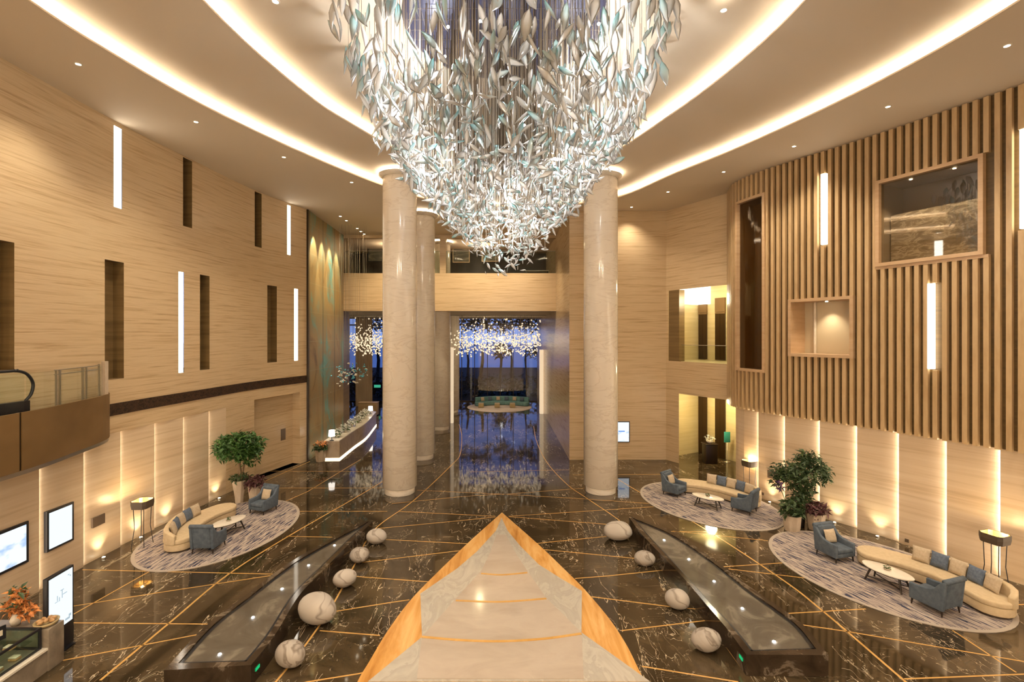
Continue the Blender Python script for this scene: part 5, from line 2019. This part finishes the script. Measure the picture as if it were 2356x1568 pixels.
shell(0, sJ - .04, zl0 + .12, zl1, .06, 'cladding_panel', M['bronze'])
shell(sJ + .04, cvB.L, zl0 + .12, zl1, .06, 'cladding_panel', M['bronze'])
shell(sJ - .04, sJ + .04, zl0 + .12, zl1, .06, 'joint', M['dark_bronze'], -.03)
shell(0, cvB.L, zl0, zl0 + .12, .10, 'bottom_rail', M['steel'], -.03)
mb = MB()
pol = [tuple(cvB.pt(cvB.L * k / 40, -.09)) for k in range(38)] + [(-11.69 * U, 13.9 * U), (-11.69 * U, 4 * U)]
mb.prism(pol, zl1 - .32, zl1 - .22)
mb.build('deck', M['counter_stone'], t)
mb = MB()
mb.prism(pol, zl0 + .02, zl0 + .06)
mb.build('underside', M['bronze'], t)
t = thing('glass_balustrade', 'frameless glass balustrade with steel posts on the escalator landing', 'railing')
gz = zl1 + 1.02
gl0 = Curve([q + Vector((-.12, 0)) for q in out], 1)
for a, b in ((0, gl0.at_px(58) - .03), (gl0.at_px(58) + .03, gl0.at_px(132) - .03), (gl0.at_px(132) + .03, gl0.at_px(197) - .02), (gl0.at_px(197) + .02, gl0.at_px(236))):
    mb = MB()
    k = a
    while k < b - 1e-4:
        e = min(k + .3, b)
        p, q = gl0.pt(k), gl0.pt(e)
        mb.quad((p.x, p.y, zl1 - .3), (q.x, q.y, zl1 - .3), (q.x, q.y, gz), (p.x, p.y, gz))
        k = e
    mb.build('glass_panel', M['glass'], t)
for px in (134, 142, 194, 202, 232):
    p = gl0.pt(gl0.at_px(px), -.05)
    MB().box(p.x - .025, p.x + .025, p.y - .02, p.y + .02, zl1 - .25, gz + (.0 if px < 230 else .05)).build('post', M['steel'], t)
for zz_ in (gz, gz - .13):
    mb = MB()
    a = gl0.at_px(130)
    pts = [gl0.pt(a + (gl0.at_px(233) - a) * k / 8, -.05) for k in range(9)]
    mb.tube([(p.x, p.y, zz_) for p in pts], .018, 6)
    mb.build('handrail', M['steel'], t)
p = gl0.pt(gl0.at_px(241))
tag(MB().box(p.x - .07, p.x + .07, p.y - .07, p.y + .07, zl1 - .3, gz + .12).build('stone_post', M['pot']), 'pale square post closing the end of the glass balustrade on the escalator landing', 'post')
t = thing('escalator_balustrade', 'black rounded escalator handrail end with glass side on the landing at the left edge', 'escalator')
e0 = at(50, 922, 9.9 * U)
yb = 13.5
xx = -13.28
hz = zl1 + .14
pa = [(xx, 6 * U, hz + .93), (xx, yb - .9, hz + .93), (xx, yb - .45, hz + .93), (xx, yb - .12, hz + .83), (xx, yb + .07, hz + .55), (xx, yb + .02, hz + .25), (xx, yb - .15, hz + .06)]
pa = [Vector(p) for p in pa]
sm = catmull([(p.y, p.z) for p in pa], 6)
MB().tube([(xx, p.x, p.y) for p in sm], .04, 8).build('handrail', M['black'], t, True)
mb = MB()
poly = [(xx, p.x, p.y) for p in sm] + [(xx, 6 * U, hz + .06)]
mb.add(poly, [tuple(range(len(poly)))])
mb.build('glass_side', M['glass'], t)
MB().box(xx - .09, xx + .09, 6 * U, yb - .1, zl1 - .25, hz + .08).build('skirt', M['black'], t)

# ------------------------------------------------------------------ pastry counter at lower left
X1, X0 = -8.78 * U, -10.3 * U
t = thing('pastry_counter', 'grey stone counter at the lower left corner carrying the glass pastry case', 'counter')
MB().box(X0, X1, 5.5 * U, 9.25 * U, 0, .50).build('body', M['counter_stone'], t)
MB().box(X0, X1 + .03, 5.5 * U, 9.25 * U, .50, .55).build('ledge', M['white_marble'], t)
MB().box(X0, X1 + .04, 9.25 * U, 9.58 * U, 0, .97).build('end_block', M['counter_stone'], t, bevel=.01)
case = thing('pastry_case', 'black-edged glass pastry case on the grey stone counter', 'display case', (0, 0, .55))
ca, cb_ = X1 - .10, X0 + .1
MB().box(ca - .01, ca, 5.5 * U, 9.2 * U, .03, .47).build('front_glass', M['glass'], case)
MB().box(cb_, ca, 9.19 * U, 9.2 * U, .03, .47).build('end_glass', M['glass'], case)
MB().box(cb_, ca, 5.5 * U, 9.2 * U, .47, .48).build('top_glass', M['glass'], case)
mb = MB()
for x0, x1, y0, y1, z0, z1 in ((ca - .03, ca + .01, 5.5 * U, 9.22 * U, 0, .04), (ca - .03, ca + .01, 5.5 * U, 9.22 * U, .45, .5), (ca - .03, ca + .01, 9.18 * U, 9.22 * U, .04, .45), (cb_, ca - .03, 9.18 * U, 9.22 * U, .45, .5), (cb_, ca - .03, 9.18 * U, 9.22 * U, 0, .04)):
    mb.box(x0, x1, y0, y1, z0, z1)
mb.build('frame', M['black'], case)
MB().box(cb_, ca - .12, 5.5 * U, 9.15 * U, .23, .245).build('shelf', M['glass'], case)
MB().box(cb_, ca - .035, 5.5 * U, 9.17 * U, .002, .012).build('case_floor', M['steel'], case)
k = 0
for row, z in ((0, .245), (1, .012)):
    for i in range(6):
        y = (8.9 - i * .32) * U
        x = ca - (.34 if row == 0 else .22)
        tt = thing('cake', 'small square cake on the pastry case %s, %s from the end block' % (('shelf', 'floor')[row], ORD[i]), 'cake', (x, y, .55 + z), .1 * i, 'cakes in the pastry case')
        MB().box(-.09, .09, -.07, .07, 0, .05).build('sponge', M['pastry'], tt, bevel=.01)
        MB().box(-.085, .085, -.065, .065, .05, .075).build('icing', M['pastry_pale'], tt, bevel=.008)
c = Vector((-8.95 * U, 9.42 * U, .97))
t = thing('bread_bowl', 'round wicker tray of pastries on the end block of the stone counter', 'bowl', c)
MB().lathe([(.14, 0), (.22, .03), (.24, .09), (.22, .09), (.20, .04)], 20).build('tray', M['rattan'], t, True)
for i in range(7):
    a = i * .9
    tt = thing('pastry', 'golden brown pastry roll in the wicker tray on the stone counter', 'pastry', c + Vector((.12 * math.cos(a), .12 * math.sin(a), .075 if i < 6 else .12)), a, 'pastry rolls in the wicker tray')
    MB().ball((0, 0, .03), .075, .045, .04, 10, 6).build('crust', M['pastry'], tt, True)
c = Vector((-9.55 * U, 9.25 * U, 1.05))
t = thing('flower_arrangement', 'orange autumn flower arrangement standing behind the glass pastry case', 'flowers', (c.x, 9.42 * U, .97))
MB().lathe([(.09, 0), (.12, .12), (.07, .25)], 14).build('vase', M['white_marble'], t, True)
mb = MB()
blob_leaves(mb, (0, 0, .52), .22, .2, .3, 150, .17, 51)
blob_leaves(mb, (.25, 0, .32), .22, .16, .16, 90, .15, 52)
mb.build('orange_blooms', M['flower_orange'], t)
blob_leaves(MB(), (-.05, 0, .6), .25, .2, .3, 40, .2, 53).build('greenery', M['leaf_dark'], t)
t = thing('menu_stand', 'small dark framed menu card standing on top of the pastry case', 'menu card', (-9.3 * U, 8.75 * U, 1.03), math.radians(70))
MB().box(-.22, .22, -.015, .015, 0, .30).build('frame', M['black'], t)
mb = MB()
for i in range(4):
    mb.box(-.17 + i * .09, -.11 + i * .09, -.02, -.015, .08 + .02 * (i % 2), .22)
mb.build('card_pictures', M['pastry_pale'], t)
lamp('SPOT', 'counter_lamp', (-9.4 * U, 8.0 * U, 7.0), 90, (1, .9, .7), .05, None, (0, 0, 0), .7, .6)

# ------------------------------------------------------------------ world, camera, view
w = bpy.data.worlds.new('dusk')
SC.world = w
w.use_nodes = True
nt = w.node_tree
bg = nt.nodes['Background']
tc = nt.nodes.new('ShaderNodeTexCoord')
sx = nt.nodes.new('ShaderNodeSeparateXYZ')
nt.links.new(tc.outputs['Generated'], sx.inputs[0])
nt.links.new(ramp(nt, sx.outputs[2], [(.0, (.24, .35, .74)), (.12, (.11, .19, .50)), (.5, (.03, .06, .22))]), bg.inputs['Color'])
bg.inputs['Strength'].default_value = .8

cam = bpy.data.cameras.new('camera')
cam.sensor_width = 36
cam.lens = F / 2356 * 36
cam.shift_x = (1178 - CX) / 2356
cam.shift_y = -(784 - CY) / 2356
cam.clip_end = 600
co = bpy.data.objects.new('camera', cam)
COL.objects.link(co)
co.location = (0, 0, CH)
co.rotation_euler = (PI / 2, 0, 0)
SC.camera = co
vs = SC.view_settings
vs.view_transform = 'Standard'
vs.look = 'None'
vs.gamma = 1
vs.exposure = 0.85
vs.use_curve_mapping = False
cy = SC.cycles
cy.max_bounces = 8
cy.diffuse_bounces = 3
cy.glossy_bounces = 3
cy.transmission_bounces = 4
cy.transparent_max_bounces = 10
cy.adaptive_threshold = .035
cy.sample_clamp_indirect = 6
cy.caustics_reflective = False
cy.caustics_refractive = False
cy.use_denoising = True
